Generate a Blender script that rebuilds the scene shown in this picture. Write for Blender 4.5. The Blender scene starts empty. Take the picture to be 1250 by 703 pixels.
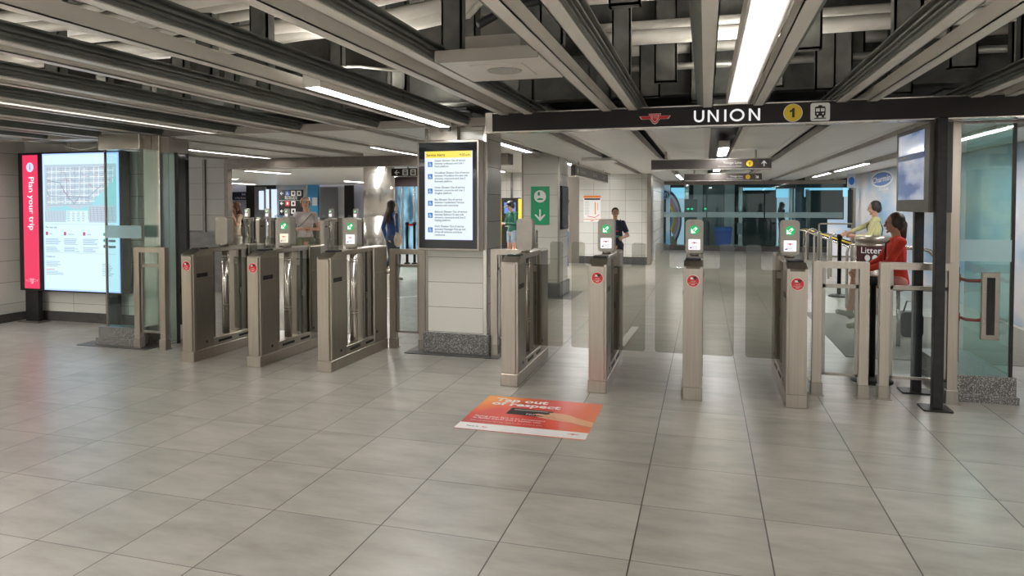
import bpy, bmesh, math, random
from mathutils import Vector, Matrix
random.seed(7)
S = bpy.context.scene
COL = S.collection
R = math.radians

# ------------------------------------------------------------------ camera, world, exposure
EYE = 1.56; FPX = 830.0; PCX = 625.0; PCY = 273.0; PITCH = R(1.6); YAW = R(15.85)
cam_d = bpy.data.cameras.new('camera'); cam = bpy.data.objects.new('camera', cam_d); COL.objects.link(cam)
cam.location = (0, 0, EYE); cam.rotation_euler = (R(90) - PITCH, 0, YAW)
cam_d.sensor_width = 36; cam_d.lens = FPX / 1250 * 36; cam_d.shift_y = -(351.5 - PCY) / 1250
cam_d.clip_start = 0.05; cam_d.clip_end = 200
S.camera = cam
w = bpy.data.worlds.new('world'); S.world = w; w.use_nodes = True
w.node_tree.nodes['Background'].inputs[0].default_value = (1.0, 0.98, 0.95, 1)
w.node_tree.nodes['Background'].inputs[1].default_value = 1.1
S.view_settings.view_transform = 'Standard'; S.view_settings.look = 'None'
S.view_settings.gamma = 1; S.view_settings.use_curve_mapping = False
S.view_settings.exposure = 0.32
LUM = 36.0     # luminaire strength

# ------------------------------------------------------------------ measuring helpers
_cy, _sy = math.cos(YAW), math.sin(YAW)
_f = Vector((-_sy*math.cos(PITCH), _cy*math.cos(PITCH), -math.sin(PITCH))); _r = Vector((_cy, _sy, 0)); _u = _r.cross(_f)
def _ray(x, y): return _r*((x-PCX)/FPX) - _u*((y-PCY)/FPX) + _f
def fl(x, y, z=0): d = _ray(x, y); return Vector((0, 0, EYE)) + d*((z-EYE)/d.z)
def aY(x, y, Y): d = _ray(x, y); return Vector((0, 0, EYE)) + d*(Y/d.y)
def aX(x, y, X): d = _ray(x, y); return Vector((0, 0, EYE)) + d*(X/d.x)

# ------------------------------------------------------------------ materials
def mat(name, col, rough=.5, metal=0.0, emit=0.0, alpha=1.0, spec=.5, ecol=None):
    m = bpy.data.materials.new(name); m.use_nodes = True
    b = m.node_tree.nodes['Principled BSDF']
    b.inputs['Base Color'].default_value = (*col, 1); b.inputs['Roughness'].default_value = rough
    b.inputs['Metallic'].default_value = metal; b.inputs['Specular IOR Level'].default_value = spec
    if emit: b.inputs['Emission Color'].default_value = (*(ecol or col), 1); b.inputs['Emission Strength'].default_value = emit
    if alpha < 1: b.inputs['Alpha'].default_value = alpha
    return m
def N(m, t, **k):
    n = m.node_tree.nodes.new(t)
    for a, b in k.items(): setattr(n, a, b)
    return n
def L(m, a, b): m.node_tree.links.new(a, b)
def P(m): return m.node_tree.nodes['Principled BSDF']
def noisy(name, c1, c2, scale=4, rough=.5, metal=0, stretch=(1, 1, 1), detail=4, bump=0, lo=.35, hi=.65, spec=.5):
    m = mat(name, c1, rough, metal, spec=spec)
    g = N(m, 'ShaderNodeNewGeometry'); mp = N(m, 'ShaderNodeMapping'); mp.inputs['Scale'].default_value = stretch
    L(m, g.outputs['Position'], mp.inputs[0])
    n = N(m, 'ShaderNodeTexNoise'); n.inputs['Scale'].default_value = scale; n.inputs['Detail'].default_value = detail
    L(m, mp.outputs[0], n.inputs['Vector'])
    cr = N(m, 'ShaderNodeValToRGB'); cr.color_ramp.elements[0].position = lo; cr.color_ramp.elements[1].position = hi
    cr.color_ramp.elements[0].color = (*c1, 1); cr.color_ramp.elements[1].color = (*c2, 1)
    L(m, n.outputs[0], cr.inputs[0]); L(m, cr.outputs[0], P(m).inputs['Base Color'])
    if bump:
        bp = N(m, 'ShaderNodeBump'); bp.inputs['Strength'].default_value = bump; bp.inputs['Distance'].default_value = .002
        L(m, n.outputs[0], bp.inputs['Height']); L(m, bp.outputs[0], P(m).inputs['Normal'])
    return m
def mth(m, op, a, b=None):
    n = N(m, 'ShaderNodeMath', operation=op)
    for i, v in enumerate((a, b)):
        if v is None: continue
        if isinstance(v, (int, float)): n.inputs[i].default_value = v
        else: L(m, v, n.inputs[i])
    return n.outputs[0]

STEEL = noisy('brushed_steel', (.36, .32, .27), (.40, .36, .305), 60, .30, .95, (1, 1, .03), 3)
STEEL_D = noisy('brushed_steel_dark', (.29, .26, .225), (.32, .29, .25), 60, .36, .92, (1, 1, .05), 3)
STEEL_L = noisy('polished_steel', (.55, .51, .46), (.61, .57, .52), 40, .22, .95, (1, 1, .1), 3)
TRIM = noisy('bronze_trim', (.20, .175, .15), (.24, .21, .18), 12, .4, .7)
BLACK = noisy('black_paint', (.010, .0095, .009), (.017, .016, .015), 20, .45, spec=.3)
BLACKG = mat('black_glass', (.008, .009, .010), .07)
DARK = noisy('dark_grey_metal', (.05, .047, .04), (.065, .06, .052), 12, .5, .2)
RAILM = noisy('rail_metal', (.15, .158, .14), (.19, .198, .178), 6, .5, .2)
PAINT = noisy('pale_channel_paint', (.68, .645, .59), (.73, .69, .635), 3, .42)
PAINTS = noisy('pale_channel_inner', (.33, .30, .26), (.37, .34, .30), 3, .5)
PANEL = noisy('ceiling_panel', (.74, .725, .685), (.79, .775, .735), 2, .38, 0, (1, 3, 1))
SLAB = noisy('dark_slab', (.05, .047, .040), (.12, .112, .095), 2.2, .8, detail=6)
HANGER = noisy('hanger_steel', (.085, .085, .075), (.15, .15, .132), 6, .55, .4)
COND = noisy('conduit_white', (.58, .55, .49), (.70, .67, .60), 5, .45)
CONDG = noisy('conduit_grey', (.30, .29, .26), (.42, .40, .36), 5, .4, .4)
RUBBER = mat('black_rubber', (.02, .02, .02), .6)
WHITE = mat('white_print', (.80, .80, .78), .5)
GREYP = mat('grey_print', (.45, .45, .44), .5)
RED = mat('red_print', (.62, .02, .025), .4)
YELLOW = mat('yellow_print', (.78, .55, .03), .4)
BLUE = mat('blue_print', (.02, .13, .50), .4)
BLACKP = mat('black_print', (.015, .015, .015), .5)
GREEN = mat('green_print', (.0, .30, .12), .4)
SIGNB = noisy('sign_black', (.012, .009, .008), (.018, .014, .012), 2, .4, spec=.3)
SIGNBR = noisy('sign_brown_black', (.055, .045, .040), (.065, .055, .05), 2, .35)
def em(name, c, s=1.0): return mat(name, (.02, .02, .02), .4, emit=s, ecol=c)
E_WHITE = em('lit_white', (.64, .86, 1.0), .95)
E_RED = em('lit_red', (.85, .035, .12), .85)
E_WTXT = em('lit_text_white', (1, .85, .9), 1.0)
E_GREEN = em('lit_green', (.0, .40, .10), .9)
E_ARROW = em('lit_arrow', (.75, 1, .85), 1.3)
E_LUM = em('luminaire', (1, .98, .955), LUM)
E_THIN = em('luminaire_thin', (1, .98, .95), 3.0)
E_LUMB = em('luminaire_left', (1, .98, .955), 78.0)
E_LUMR = em('luminaire_right_far', (1, .98, .955), 56.0)
E_LUMF = em('luminaire_far', (1, .98, .955), 170.0)
E_UP = em('added_uplight', (1, .95, .88), 30.0)

def tile_mat(name, c, ox, oz, tw, th, axis='X', vjoint=True):
    """glazed wall tile; joints drawn from the tile grid itself"""
    m = mat(name, c, .22)
    g = N(m, 'ShaderNodeNewGeometry'); s = N(m, 'ShaderNodeSeparateXYZ'); L(m, g.outputs['Position'], s.inputs[0])
    u = mth(m, 'DIVIDE', mth(m, 'SUBTRACT', s.outputs[axis], ox), tw); v = mth(m, 'DIVIDE', mth(m, 'SUBTRACT', s.outputs['Z'], oz), th)
    fu = mth(m, 'FRACT', u); fv = mth(m, 'FRACT', v)
    ju = mth(m, 'LESS_THAN', fu, .006/tw) if vjoint else None; jv = mth(m, 'LESS_THAN', fv, .006/th)
    j = mth(m, 'MAXIMUM', ju, jv) if vjoint else jv
    wn = N(m, 'ShaderNodeTexWhiteNoise', noise_dimensions='2D'); cmb = N(m, 'ShaderNodeCombineXYZ')
    L(m, mth(m, 'FLOOR', u), cmb.inputs[0]); L(m, mth(m, 'FLOOR', v), cmb.inputs[1]); L(m, cmb.outputs[0], wn.inputs['Vector'])
    mix = N(m, 'ShaderNodeMixRGB'); mix.inputs[1].default_value = (*c, 1); mix.inputs[2].default_value = (c[0]*.92, c[1]*.92, c[2]*.91, 1)
    L(m, wn.outputs['Value'], mix.inputs[0])
    mj = N(m, 'ShaderNodeMixRGB'); mj.inputs[2].default_value = (c[0]*.33, c[1]*.32, c[2]*.30, 1)
    L(m, j, mj.inputs[0]); L(m, mix.outputs[0], mj.inputs[1]); L(m, mj.outputs[0], P(m).inputs['Base Color'])
    return m
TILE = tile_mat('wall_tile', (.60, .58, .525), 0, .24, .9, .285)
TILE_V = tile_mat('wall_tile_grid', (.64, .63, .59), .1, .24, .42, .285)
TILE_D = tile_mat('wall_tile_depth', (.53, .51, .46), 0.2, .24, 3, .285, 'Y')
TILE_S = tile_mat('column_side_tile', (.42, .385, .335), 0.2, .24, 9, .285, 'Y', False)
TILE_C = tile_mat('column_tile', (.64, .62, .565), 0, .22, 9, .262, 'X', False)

def floor_mat():
    m = mat('floor_tile', (.4, .38, .34), .3)
    g = N(m, 'ShaderNodeNewGeometry'); s = N(m, 'ShaderNodeSeparateXYZ'); L(m, g.outputs['Position'], s.inputs[0])
    dx = mth(m, 'ADD', s.outputs['X'], 2.108)
    left = mth(m, 'LESS_THAN', dx, 0.0)
    wd = mth(m, 'SUBTRACT', .6005, mth(m, 'MULTIPLY', left, .165))
    u = mth(m, 'DIVIDE', dx, wd); v = mth(m, 'DIVIDE', mth(m, 'SUBTRACT', s.outputs['Y'], 3.543), .5725)
    fu = mth(m, 'FRACT', u); fv = mth(m, 'FRACT', v)
    def near(f, t): return mth(m, 'GREATER_THAN', mth(m, 'ABSOLUTE', mth(m, 'SUBTRACT', f, .5)), .5 - t)
    ju = near(fu, .0055); jv = near(fv, .0046)
    wn = N(m, 'ShaderNodeTexWhiteNoise', noise_dimensions='2D'); cmb = N(m, 'ShaderNodeCombineXYZ')
    L(m, mth(m, 'FLOOR', u), cmb.inputs[0]); L(m, mth(m, 'FLOOR', v), cmb.inputs[1]); L(m, cmb.outputs[0], wn.inputs['Vector'])
    # streaky stone pattern, shifted per tile
    add = N(m, 'ShaderNodeVectorMath', operation='ADD'); sc = N(m, 'ShaderNodeVectorMath', operation='SCALE'); sc.inputs['Scale'].default_value = 30
    L(m, wn.outputs['Color'], sc.inputs[0]); L(m, g.outputs['Position'], add.inputs[0]); L(m, sc.outputs[0], add.inputs[1])
    mp = N(m, 'ShaderNodeMapping'); mp.inputs['Rotation'].default_value = (0, 0, R(35)); mp.inputs['Scale'].default_value = (1.1, 3.2, 1); L(m, add.outputs[0], mp.inputs[0])
    n1 = N(m, 'ShaderNodeTexNoise'); n1.inputs['Scale'].default_value = 2.2; n1.inputs['Detail'].default_value = 7; n1.inputs['Roughness'].default_value = .62
    L(m, mp.outputs[0], n1.inputs['Vector'])
    cr = N(m, 'ShaderNodeValToRGB'); e = cr.color_ramp.elements
    e[0].position = .30; e[0].color = (.245, .228, .198, 1); e[1].position = .68; e[1].color = (.365, .345, .308, 1)
    k = cr.color_ramp.elements.new(.5); k.color = (.315, .297, .262, 1)
    L(m, n1.outputs[0], cr.inputs[0])
    hsv = N(m, 'ShaderNodeHueSaturation'); L(m, cr.outputs[0], hsv.inputs['Color'])
    L(m, mth(m, 'ADD', mth(m, 'MULTIPLY', wn.outputs['Value'], .16), .93), hsv.inputs['Value'])
    mj = N(m, 'ShaderNodeMixRGB'); mj.inputs[2].default_value = (.028, .024, .02, 1); L(m, hsv.outputs[0], mj.inputs[1])
    L(m, mth(m, 'MAXIMUM', ju, mth(m, 'MULTIPLY', jv, .72)), mj.inputs[0]); L(m, mj.outputs[0], P(m).inputs['Base Color'])
    n2 = N(m, 'ShaderNodeTexNoise'); n2.inputs['Scale'].default_value = 3; n2.inputs['Detail'].default_value = 4
    L(m, mth(m, 'ADD', mth(m, 'MULTIPLY', n2.outputs[0], .14), .24), P(m).inputs['Roughness'])
    P(m).inputs['Specular IOR Level'].default_value = .55
    return m
FLOOR = floor_mat()
def granite_mat(name, dark=(.035, .033, .032), light=(.42, .40, .38)):
    m = mat(name, dark, .3); g = N(m, 'ShaderNodeNewGeometry')
    n = N(m, 'ShaderNodeTexNoise'); n.inputs['Scale'].default_value = 120; n.inputs['Detail'].default_value = 3; L(m, g.outputs['Position'], n.inputs['Vector'])
    cr = N(m, 'ShaderNodeValToRGB'); cr.color_ramp.elements[0].position = .48; cr.color_ramp.elements[1].position = .72
    cr.color_ramp.elements[0].color = (*dark, 1); cr.color_ramp.elements[1].color = (*light, 1)
    L(m, n.outputs[0], cr.inputs[0]); L(m, cr.outputs[0], P(m).inputs['Base Color']); return m
GRAN = granite_mat('speckled_granite', (.07, .066, .062))
GRAN2 = granite_mat('dark_skirting', (.03, .028, .026), (.16, .15, .14))
def glass_mat(name, tint, a=.22, rough=.03, refl=.14):
    m = bpy.data.materials.new(name); m.use_nodes = True; nt = m.node_tree; nt.nodes.clear()
    o = nt.nodes.new('ShaderNodeOutputMaterial'); t = nt.nodes.new('ShaderNodeBsdfTransparent'); t.inputs[0].default_value = (*tint, 1)
    gl = nt.nodes.new('ShaderNodeBsdfGlossy'); gl.inputs['Roughness'].default_value = rough; gl.inputs[0].default_value = (.85, .95, .93, 1)
    lw = nt.nodes.new('ShaderNodeFresnel'); lw.inputs[0].default_value = 1.5
    ad = nt.nodes.new('ShaderNodeMath'); ad.operation = 'ADD'; ad.inputs[1].default_value = refl - .04; nt.links.new(lw.outputs[0], ad.inputs[0])
    geo = nt.nodes.new('ShaderNodeNewGeometry'); inv = nt.nodes.new('ShaderNodeMath'); inv.operation = 'SUBTRACT'; inv.inputs[0].default_value = 1; nt.links.new(geo.outputs['Backfacing'], inv.inputs[1])
    mu = nt.nodes.new('ShaderNodeMath'); mu.operation = 'MULTIPLY'; nt.links.new(ad.outputs[0], mu.inputs[0]); nt.links.new(inv.outputs[0], mu.inputs[1]); ad = mu
    mx = nt.nodes.new('ShaderNodeMixShader'); nt.links.new(ad.outputs[0], mx.inputs[0]); nt.links.new(t.outputs[0], mx.inputs[1]); nt.links.new(gl.outputs[0], mx.inputs[2])
    nt.links.new(mx.outputs[0], o.inputs[0]); return m
GLASS = glass_mat('clear_glass', (.92, .965, .955), refl=.06)
GLASSG = glass_mat('green_tint_glass', (.80, .92, .90), refl=.07)
SMOKE = glass_mat('smoked_flap', (.75, .74, .705), refl=.045, rough=.1)
FARGL = glass_mat('platform_glass', (.78, .90, .93), refl=.04)
def frosted_mat():
    m = bpy.data.materials.new('frosted_band'); m.use_nodes = True; nt = m.node_tree; b = nt.nodes['Principled BSDF']
    b.inputs['Base Color'].default_value = (.42, .58, .60, 1); b.inputs['Roughness'].default_value = .5
    t = nt.nodes.new('ShaderNodeBsdfTransparent'); t.inputs[0].default_value = (.8, .9, .9, 1); mx = nt.nodes.new('ShaderNodeMixShader'); mx.inputs[0].default_value = .62
    nt.links.new(t.outputs[0], mx.inputs[1]); nt.links.new(b.outputs[0], mx.inputs[2]); nt.links.new(mx.outputs[0], nt.nodes['Material Output'].inputs[0]); return m
FROST = frosted_mat()
def sky_poster(name, emit=0.0):
    m = mat(name, (.3, .5, .7), .35); g = N(m, 'ShaderNodeNewGeometry'); mp = N(m, 'ShaderNodeMapping'); mp.inputs['Scale'].default_value = (.5, .5, 1.0); L(m, g.outputs['Position'], mp.inputs[0])
    n = N(m, 'ShaderNodeTexNoise'); n.inputs['Scale'].default_value = 1.3; n.inputs['Detail'].default_value = 4; L(m, mp.outputs[0], n.inputs['Vector'])
    cr = N(m, 'ShaderNodeValToRGB'); e = cr.color_ramp.elements
    e[0].position = .36; e[0].color = (.22, .40, .58, 1); e[1].position = .60; e[1].color = (.60, .58, .60, 1)
    k = e.new(.5); k.color = (.42, .50, .60, 1)
    L(m, n.outputs[0], cr.inputs[0]); L(m, cr.outputs[0], P(m).inputs['Base Color'])
    if emit: L(m, cr.outputs[0], P(m).inputs['Emission Color']); P(m).inputs['Emission Strength'].default_value = emit
    return m
SKYP = sky_poster('sky_advert'); SKYPE = sky_poster('sky_advert_backlit', .35)

# ------------------------------------------------------------------ mesh helpers
ORG = {}
def new(): return bmesh.new()
def box(bm, x0, x1, y0, y1, z0, z1, bev=0, seg=2):
    r = bmesh.ops.create_cube(bm, size=1)
    vs = r['verts']; sx, sy, sz = x1-x0, y1-y0, z1-z0
    for v in vs: v.co = Vector(((x0+x1)/2 + v.co.x*sx, (y0+y1)/2 + v.co.y*sy, (z0+z1)/2 + v.co.z*sz))
    if bev:
        es = list({e for v in vs for e in v.link_edges}); bmesh.ops.bevel(bm, geom=es, offset=bev, segments=seg, affect='EDGES', profile=.5)
    return bm
def bx(*a, **k): return box(new(), *a, **k)
def prism(bm, pts, d0, d1, plane='XZ'):
    """polygon pts extruded d0..d1. plane XZ: extrude along Y; YZ: along X; XY: along Z"""
    def c(p, d):
        return {'XZ': (p[0], d, p[1]), 'YZ': (d, p[0], p[1]), 'XY': (p[0], p[1], d)}[plane]
    a = [bm.verts.new(c(p, d0)) for p in pts]; b = [bm.verts.new(c(p, d1)) for p in pts]
    bm.faces.new(a); bm.faces.new(list(reversed(b)))
    for i in range(len(pts)): bm.faces.new((a[i], b[i], b[(i+1) % len(pts)], a[(i+1) % len(pts)]))
    return bm
def rr(x0, x1, z0, z1, r, n=5, corners=(1, 1, 1, 1)):
    """rounded rectangle outline: bl, br, tr, tl"""
    out = []
    for k, (cx, cz, a0) in enumerate(((x0, z0, 180), (x1, z0, 270), (x1, z1, 0), (x0, z1, 90))):
        if not corners[k]: out.append((cx, cz)); continue
        ox = cx + (r if cx == x0 else -r); oz = cz + (r if cz == z0 else -r)
        for i in range(n+1): a = R(a0 + 90*i/n); out.append((ox + r*math.cos(a), oz + r*math.sin(a)))
    return out
def tube(bm, path, r, seg=10, closed=False, flat=1.0):
    pts = [Vector(p) for p in path]; rings = []
    n = len(pts); up = None
    for i, p in enumerate(pts):
        t = (pts[min(i+1, n-1)] - pts[max(i-1, 0)]).normalized()
        if up is None: up = Vector((0, 0, 1)) if abs(t.z) < .9 else Vector((1, 0, 0))
        s = t.cross(up).normalized(); up = s.cross(t).normalized()
        rad = r[i] if isinstance(r, (list, tuple)) else r
        rings.append([bm.verts.new(p + (s*math.cos(2*math.pi*k/seg) + up*math.sin(2*math.pi*k/seg)*flat)*rad) for k in range(seg)])
    for a, b in zip(rings, rings[1:]):
        for k in range(seg): bm.faces.new((a[k], a[(k+1) % seg], b[(k+1) % seg], b[k]))
    bm.faces.new(list(reversed(rings[0]))); bm.faces.new(rings[-1]); return bm
def lathe(bm, prof, cx, cy, seg=24):
    rings = [[bm.verts.new((cx + r*math.cos(2*math.pi*k/seg), cy + r*math.sin(2*math.pi*k/seg), z)) for k in range(seg)] for r, z in prof]
    for a, b in zip(rings, rings[1:]):
        for k in range(seg): bm.faces.new((a[k], a[(k+1) % seg], b[(k+1) % seg], b[k]))
    bm.faces.new(list(reversed(rings[0]))); bm.faces.new(rings[-1]); return bm
def obj(name, bm, m, parent=None, smooth=False):
    me = bpy.data.meshes.new(name)
    bmesh.ops.recalc_face_normals(bm, faces=bm.faces[:])
    if parent is not None and ORG.get(parent.name) is not None: bmesh.ops.translate(bm, verts=bm.verts[:], vec=-ORG[parent.name])
    bm.to_mesh(me); bm.free(); me.materials.append(m)
    if smooth:
        for p in me.polygons: p.use_smooth = True
    o = bpy.data.objects.new(name, me); COL.objects.link(o)
    if parent is not None: o.parent = parent; ORG[o.name] = ORG.get(parent.name)
    return o
def tag(o, label, cat, group=None, kind=None):
    if label: o['label'] = label
    if cat: o['category'] = cat
    if group: o['group'] = group
    if kind: o['kind'] = kind
    return o
def thing(name, label, cat, loc=(0, 0, 0), group=None):
    o = bpy.data.objects.new(name, None); COL.objects.link(o); o.location = loc; o.empty_display_size = .1
    ORG[o.name] = Vector(loc); return tag(o, label, cat, group)
def struct(name, bm, m, label=None, smooth=False):
    o = obj(name, bm, m, None, smooth); o['kind'] = 'structure'
    if label: o['label'] = label
    return o
def dup(root, loc, label, rot=None):
    r = root.copy(); COL.objects.link(r); r.location = loc
    if rot is not None: r.rotation_euler = (0, 0, rot)
    r['label'] = label
    def rec(src, dst):
        for ch in list(src.children):
            c = ch.copy(); COL.objects.link(c); c.parent = dst; rec(ch, c)
    rec(root, r); return r

# 2-D artwork on a surface
_txt = {}
def text_bm(s, size, align='LEFT', bold=0.0, spacing=1.0):
    c = bpy.data.curves.new('t', 'FONT'); c.body = s; c.size = size; c.align_x = align; c.offset = bold; c.space_character = spacing
    c.resolution_u = 2
    o = bpy.data.objects.new('t', c); COL.objects.link(o)
    me = bpy.data.meshes.new_from_object(o.evaluated_get(bpy.context.evaluated_depsgraph_get()))
    bm = bmesh.new(); bm.from_mesh(me); bpy.data.objects.remove(o); bpy.data.curves.remove(c); bpy.data.meshes.remove(me)
    return bm
FRONT = (Vector((1, 0, 0)), Vector((0, 0, 1))); FLAT = (Vector((1, 0, 0)), Vector((0, 1, 0)))
FACE_NX = (Vector((0, -1, 0)), Vector((0, 0, 1))); FACE_PX = (Vector((0, 1, 0)), Vector((0, 0, 1)))
class Art:
    """flat printed marks standing a hair proud of a surface, grouped by part name"""
    def __init__(s, origin, axes, parent):
        s.o = Vector(origin); s.x, s.y = axes; s.n = s.x.cross(s.y); s.parent = parent; s.parts = {}; s.order = []
    def _bm(s, name, m, layer):
        k = (name, m.name)
        if k not in s.parts: s.parts[k] = (new(), m, layer); s.order.append(k)
        return s.parts[k][0]
    def _emit(s, bm, pts2, layer):
        return [bm.verts.new(s.o + s.x*p[0] + s.y*p[1] + s.n*(.0015*layer)) for p in pts2]
    def poly(s, name, m, pts, layer=1):
        bm = s._bm(name, m, layer); bm.faces.new(s._emit(bm, pts, layer))
    def rect(s, name, m, x0, x1, y0, y1, layer=1): s.poly(name, m, [(x0, y0), (x1, y0), (x1, y1), (x0, y1)], layer)
    def rrect(s, name, m, x0, x1, y0, y1, r, layer=1): s.poly(name, m, rr(x0, x1, y0, y1, r), layer)
    def disc(s, name, m, cx, cy, r, layer=1, n=28, sy=1): s.poly(name, m, [(cx + r*math.cos(2*math.pi*i/n), cy + r*sy*math.sin(2*math.pi*i/n)) for i in range(n)], layer)
    def seg(s, name, m, p, q, wd, layer=1):
        p = Vector(p); q = Vector(q); d = (q-p).normalized(); n = Vector((-d.y, d.x))*wd/2
        s.poly(name, m, [p-n, q-n, q+n, p+n], layer)
    def text(s, name, m, t, x, y, size, align='LEFT', layer=2, bold=0.0, rot=0.0, sx=1.0, spacing=1.0):
        b = text_bm(t, size, align, bold, spacing); bm = s._bm(name, m, layer); mp = {}
        for v in b.verts:
            px, py = v.co.x*sx, v.co.y
            if rot: px, py = px*math.cos(rot) - py*math.sin(rot), px*math.sin(rot) + py*math.cos(rot)
            mp[v] = bm.verts.new(s.o + s.x*(x+px) + s.y*(y+py) + s.n*(.0015*layer))
        for f in b.faces:
            try: bm.faces.new([mp[v] for v in f.verts])
            except ValueError: pass
        b.free()
    def done(s):
        for k in s.order:
            bm, m, l = s.parts[k]
            # keep orientation facing the normal
            for f in bm.faces: f.normal_update()
            me = bpy.data.meshes.new(k[0])
            org = ORG.get(s.parent.name) or Vector((0, 0, 0))
            bmesh.ops.translate(bm, verts=bm.verts[:], vec=-org)
            bm.to_mesh(me); bm.free(); me.materials.append(m)
            o = bpy.data.objects.new(k[0], me); COL.objects.link(o); o.parent = s.parent; ORG[o.name] = org

def ttc_logo(a, cx, cy, wd, mred, mwhite, layer=2, name='logo', letters=True):
    """winged shield emblem"""
    k = wd/2.0
    wing = [(-1, .10), (-.36, .10), (-.40, .24), (.40, .24), (.36, .10), (1, .10), (.86, -.10), (.32, -.10), (.15, -.34), (0, -.42), (-.15, -.34), (-.32, -.10), (-.86, -.10)]
    a.poly(name, mwhite, [(cx+x*k*1.06, cy+y*k*1.12) for x, y in wing], layer)
    a.poly(name, mred, [(cx+x*k, cy+y*k) for x, y in wing], layer+1)
    a.poly(name+'_shield', mwhite, [(cx+x*k, cy+y*k) for x, y in [(-.30, .17), (.30, .17), (.24, -.08), (.1, -.27), (0, -.33), (-.1, -.27), (-.24, -.08)]], layer+2)
    a.poly(name+'_shield', mred, [(cx+x*k, cy+y*k) for x, y in [(-.26, .14), (.26, .14), (.21, -.07), (.08, -.24), (0, -.29), (-.08, -.24), (-.21, -.07)]], layer+3)
    if letters: a.text(name+'_letters', mwhite, 'TTC', cx, cy-.10*k, .24*k, 'CENTER', layer+4)
def bars(a, name, m, x, y, wd, n, dy, h, layer=2, jit=.25):
    for i in range(n):
        a.rect(name, m, x, x + wd*(1 - random.random()*jit), y - i*dy - h, y - i*dy, layer)
def arrow(a, name, m, cx, cy, s, ang, layer=2, wd=.18):
    c, sn = math.cos(ang), math.sin(ang)
    def T(x, y): return (cx + (x*c - y*sn)*s, cy + (x*sn + y*c)*s)
    w_ = wd/2
    a.poly(name, m, [T(-.5, -w_), T(.3, -w_), T(.3, w_), T(-.5, w_)], layer)
    a.poly(name, m, [T(.5, 0), T(.5-.14, .0+.14), T(.02-.05, .0+.48), T(-.10, .36), T(.24, 0)], layer)
    a.poly(name, m, [T(.5, 0), T(.24, 0), T(-.10, -.36), T(-.03, -.48), T(.36, -.14)], layer)
def wheelchair(a, x, y, s, mbg, mfg, layer=2, name='icon'):
    a.rrect(name, mbg, x-s/2, x+s/2, y-s/2, y+s/2, s*.08, layer)
    k = s
    a.disc(name+'_figure', mfg, x-.08*k, y+.28*k, .07*k, layer+1, 10)
    a.seg(name+'_figure', mfg, (x-.08*k, y+.2*k), (x-.04*k, y-.05*k), .09*k, layer+1)
    a.seg(name+'_figure', mfg, (x-.06*k, y-.05*k), (x+.16*k, y-.07*k), .07*k, layer+1)
    a.seg(name+'_figure', mfg, (x+.15*k, y-.06*k), (x+.26*k, y-.28*k), .07*k, layer+1)
    a.seg(name+'_figure', mfg, (x-.07*k, y+.08*k), (x+.14*k, y+.08*k), .06*k, layer+1)
    for i in range(9):
        a0 = R(110+i*27); a1 = R(110+(i+1)*27)
        a.seg(name+'_figure', mfg, (x-.05*k+.2*k*math.cos(a0), y-.13*k+.2*k*math.sin(a0)), (x-.05*k+.2*k*math.cos(a1), y-.13*k+.2*k*math.sin(a1)), .06*k, layer+1)

# ================================================================== THE SETTING
struct('floor', bx(-26, 9, -9, 34, -.2, 0), FLOOR, 'large grey stone floor tiles')
struct('ceiling', bx(-16, 7, -3, 6.52, 3.45, 3.6), SLAB, 'dark ceiling slab above the open channels')
struct('ceiling', bx(-16, 7, 6.52, 6.58, 2.95, 3.6), SLAB)
struct('ceiling_lintel_slab', bx(-16, 7, 6.56, 26, 3.0, 3.1), SLAB).name = 'ceiling'
# side walls
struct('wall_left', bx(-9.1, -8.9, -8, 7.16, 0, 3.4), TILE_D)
struct('wall_back', bx(-8.9, -7.02, 7.1, 7.22, 0, 3.0), TILE)
struct('baseboard_left', bx(-8.9, -8.88, -8, 7.1, 0, .115), GRAN2)
struct('baseboard_back', bx(-8.9, -7.02, 7.085, 7.1, 0, .13), GRAN2)
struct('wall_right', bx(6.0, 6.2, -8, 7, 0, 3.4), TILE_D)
d = struct('dark_opening_panel', bx(-7.02, -6.45, 7.3, 7.36, 0, 2.42), BLACKG, 'dark panel standing in for the dark opening behind the left glass screen')  # dark panel added in place of the dark hallway beyond the opening
struct('wall_side', bx(-16, -8.16, 10.2, 10.26, 1.09, 3.0), tile_mat('wall_tile_mid', (.62, .595, .53), -8.62, 1.09, 1.3, .282))
struct('trim_1', bx(-16, -8.16, 10.19, 10.27, 0, 1.07), noisy('satin_steel', (.22, .21, .20), (.28, .27, .25), 4, .5, .7, (1, 1, 3)))
struct('trim_2', bx(-8.63, -8.58, 10.17, 10.2, 1.07, 2.36), TRIM)
struct('trim_3', bx(-8.17, -8.09, 10.17, 10.28, 0, 2.3), TRIM)
struct('trim_4', bx(-8.14, -2.95, 10.15, 10.45, 2.19, 2.36), TRIM, 'brown steel lintel over the opening to the far hall')

# closed panel ceiling beyond the gates + channels
MODC = [(.21, .23), (1.13, .145), (2.05, .145), (2.97, .23), (3.9, .145), (-.705, .145), (-1.62, .145), (-2.54, .23), (-3.46, .145), (-4.38, .145), (-5.30, .23), (-6.2, .145), (-7.1, .145), (-8.0, .23)]
CZ = 2.36; CY0 = 6.5
xs = sorted(MODC)
for i in range(len(xs)-1):
    a, b = xs[i], xs[i+1]; x0, x1 = a[0]+a[1], b[0]-b[1]
    yend = 24.0 if x0 > -2.9 else 10.2
    ys = [CY0, 10.45, 14.2, 18.0, 24.0] if yend > 20 else [CY0, 10.2]
    bm = new()
    for y0, y1 in zip(ys, ys[1:]): box(bm, x0, x1, y0+.006, y1-.006, CZ+.005, CZ+.04)
    struct('ceiling', bm, PANEL)
struct('trim_5', bx(-8.9, 2.0, CY0-.02, CY0, CZ-.01, CZ+.07), PAINTS)
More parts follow.
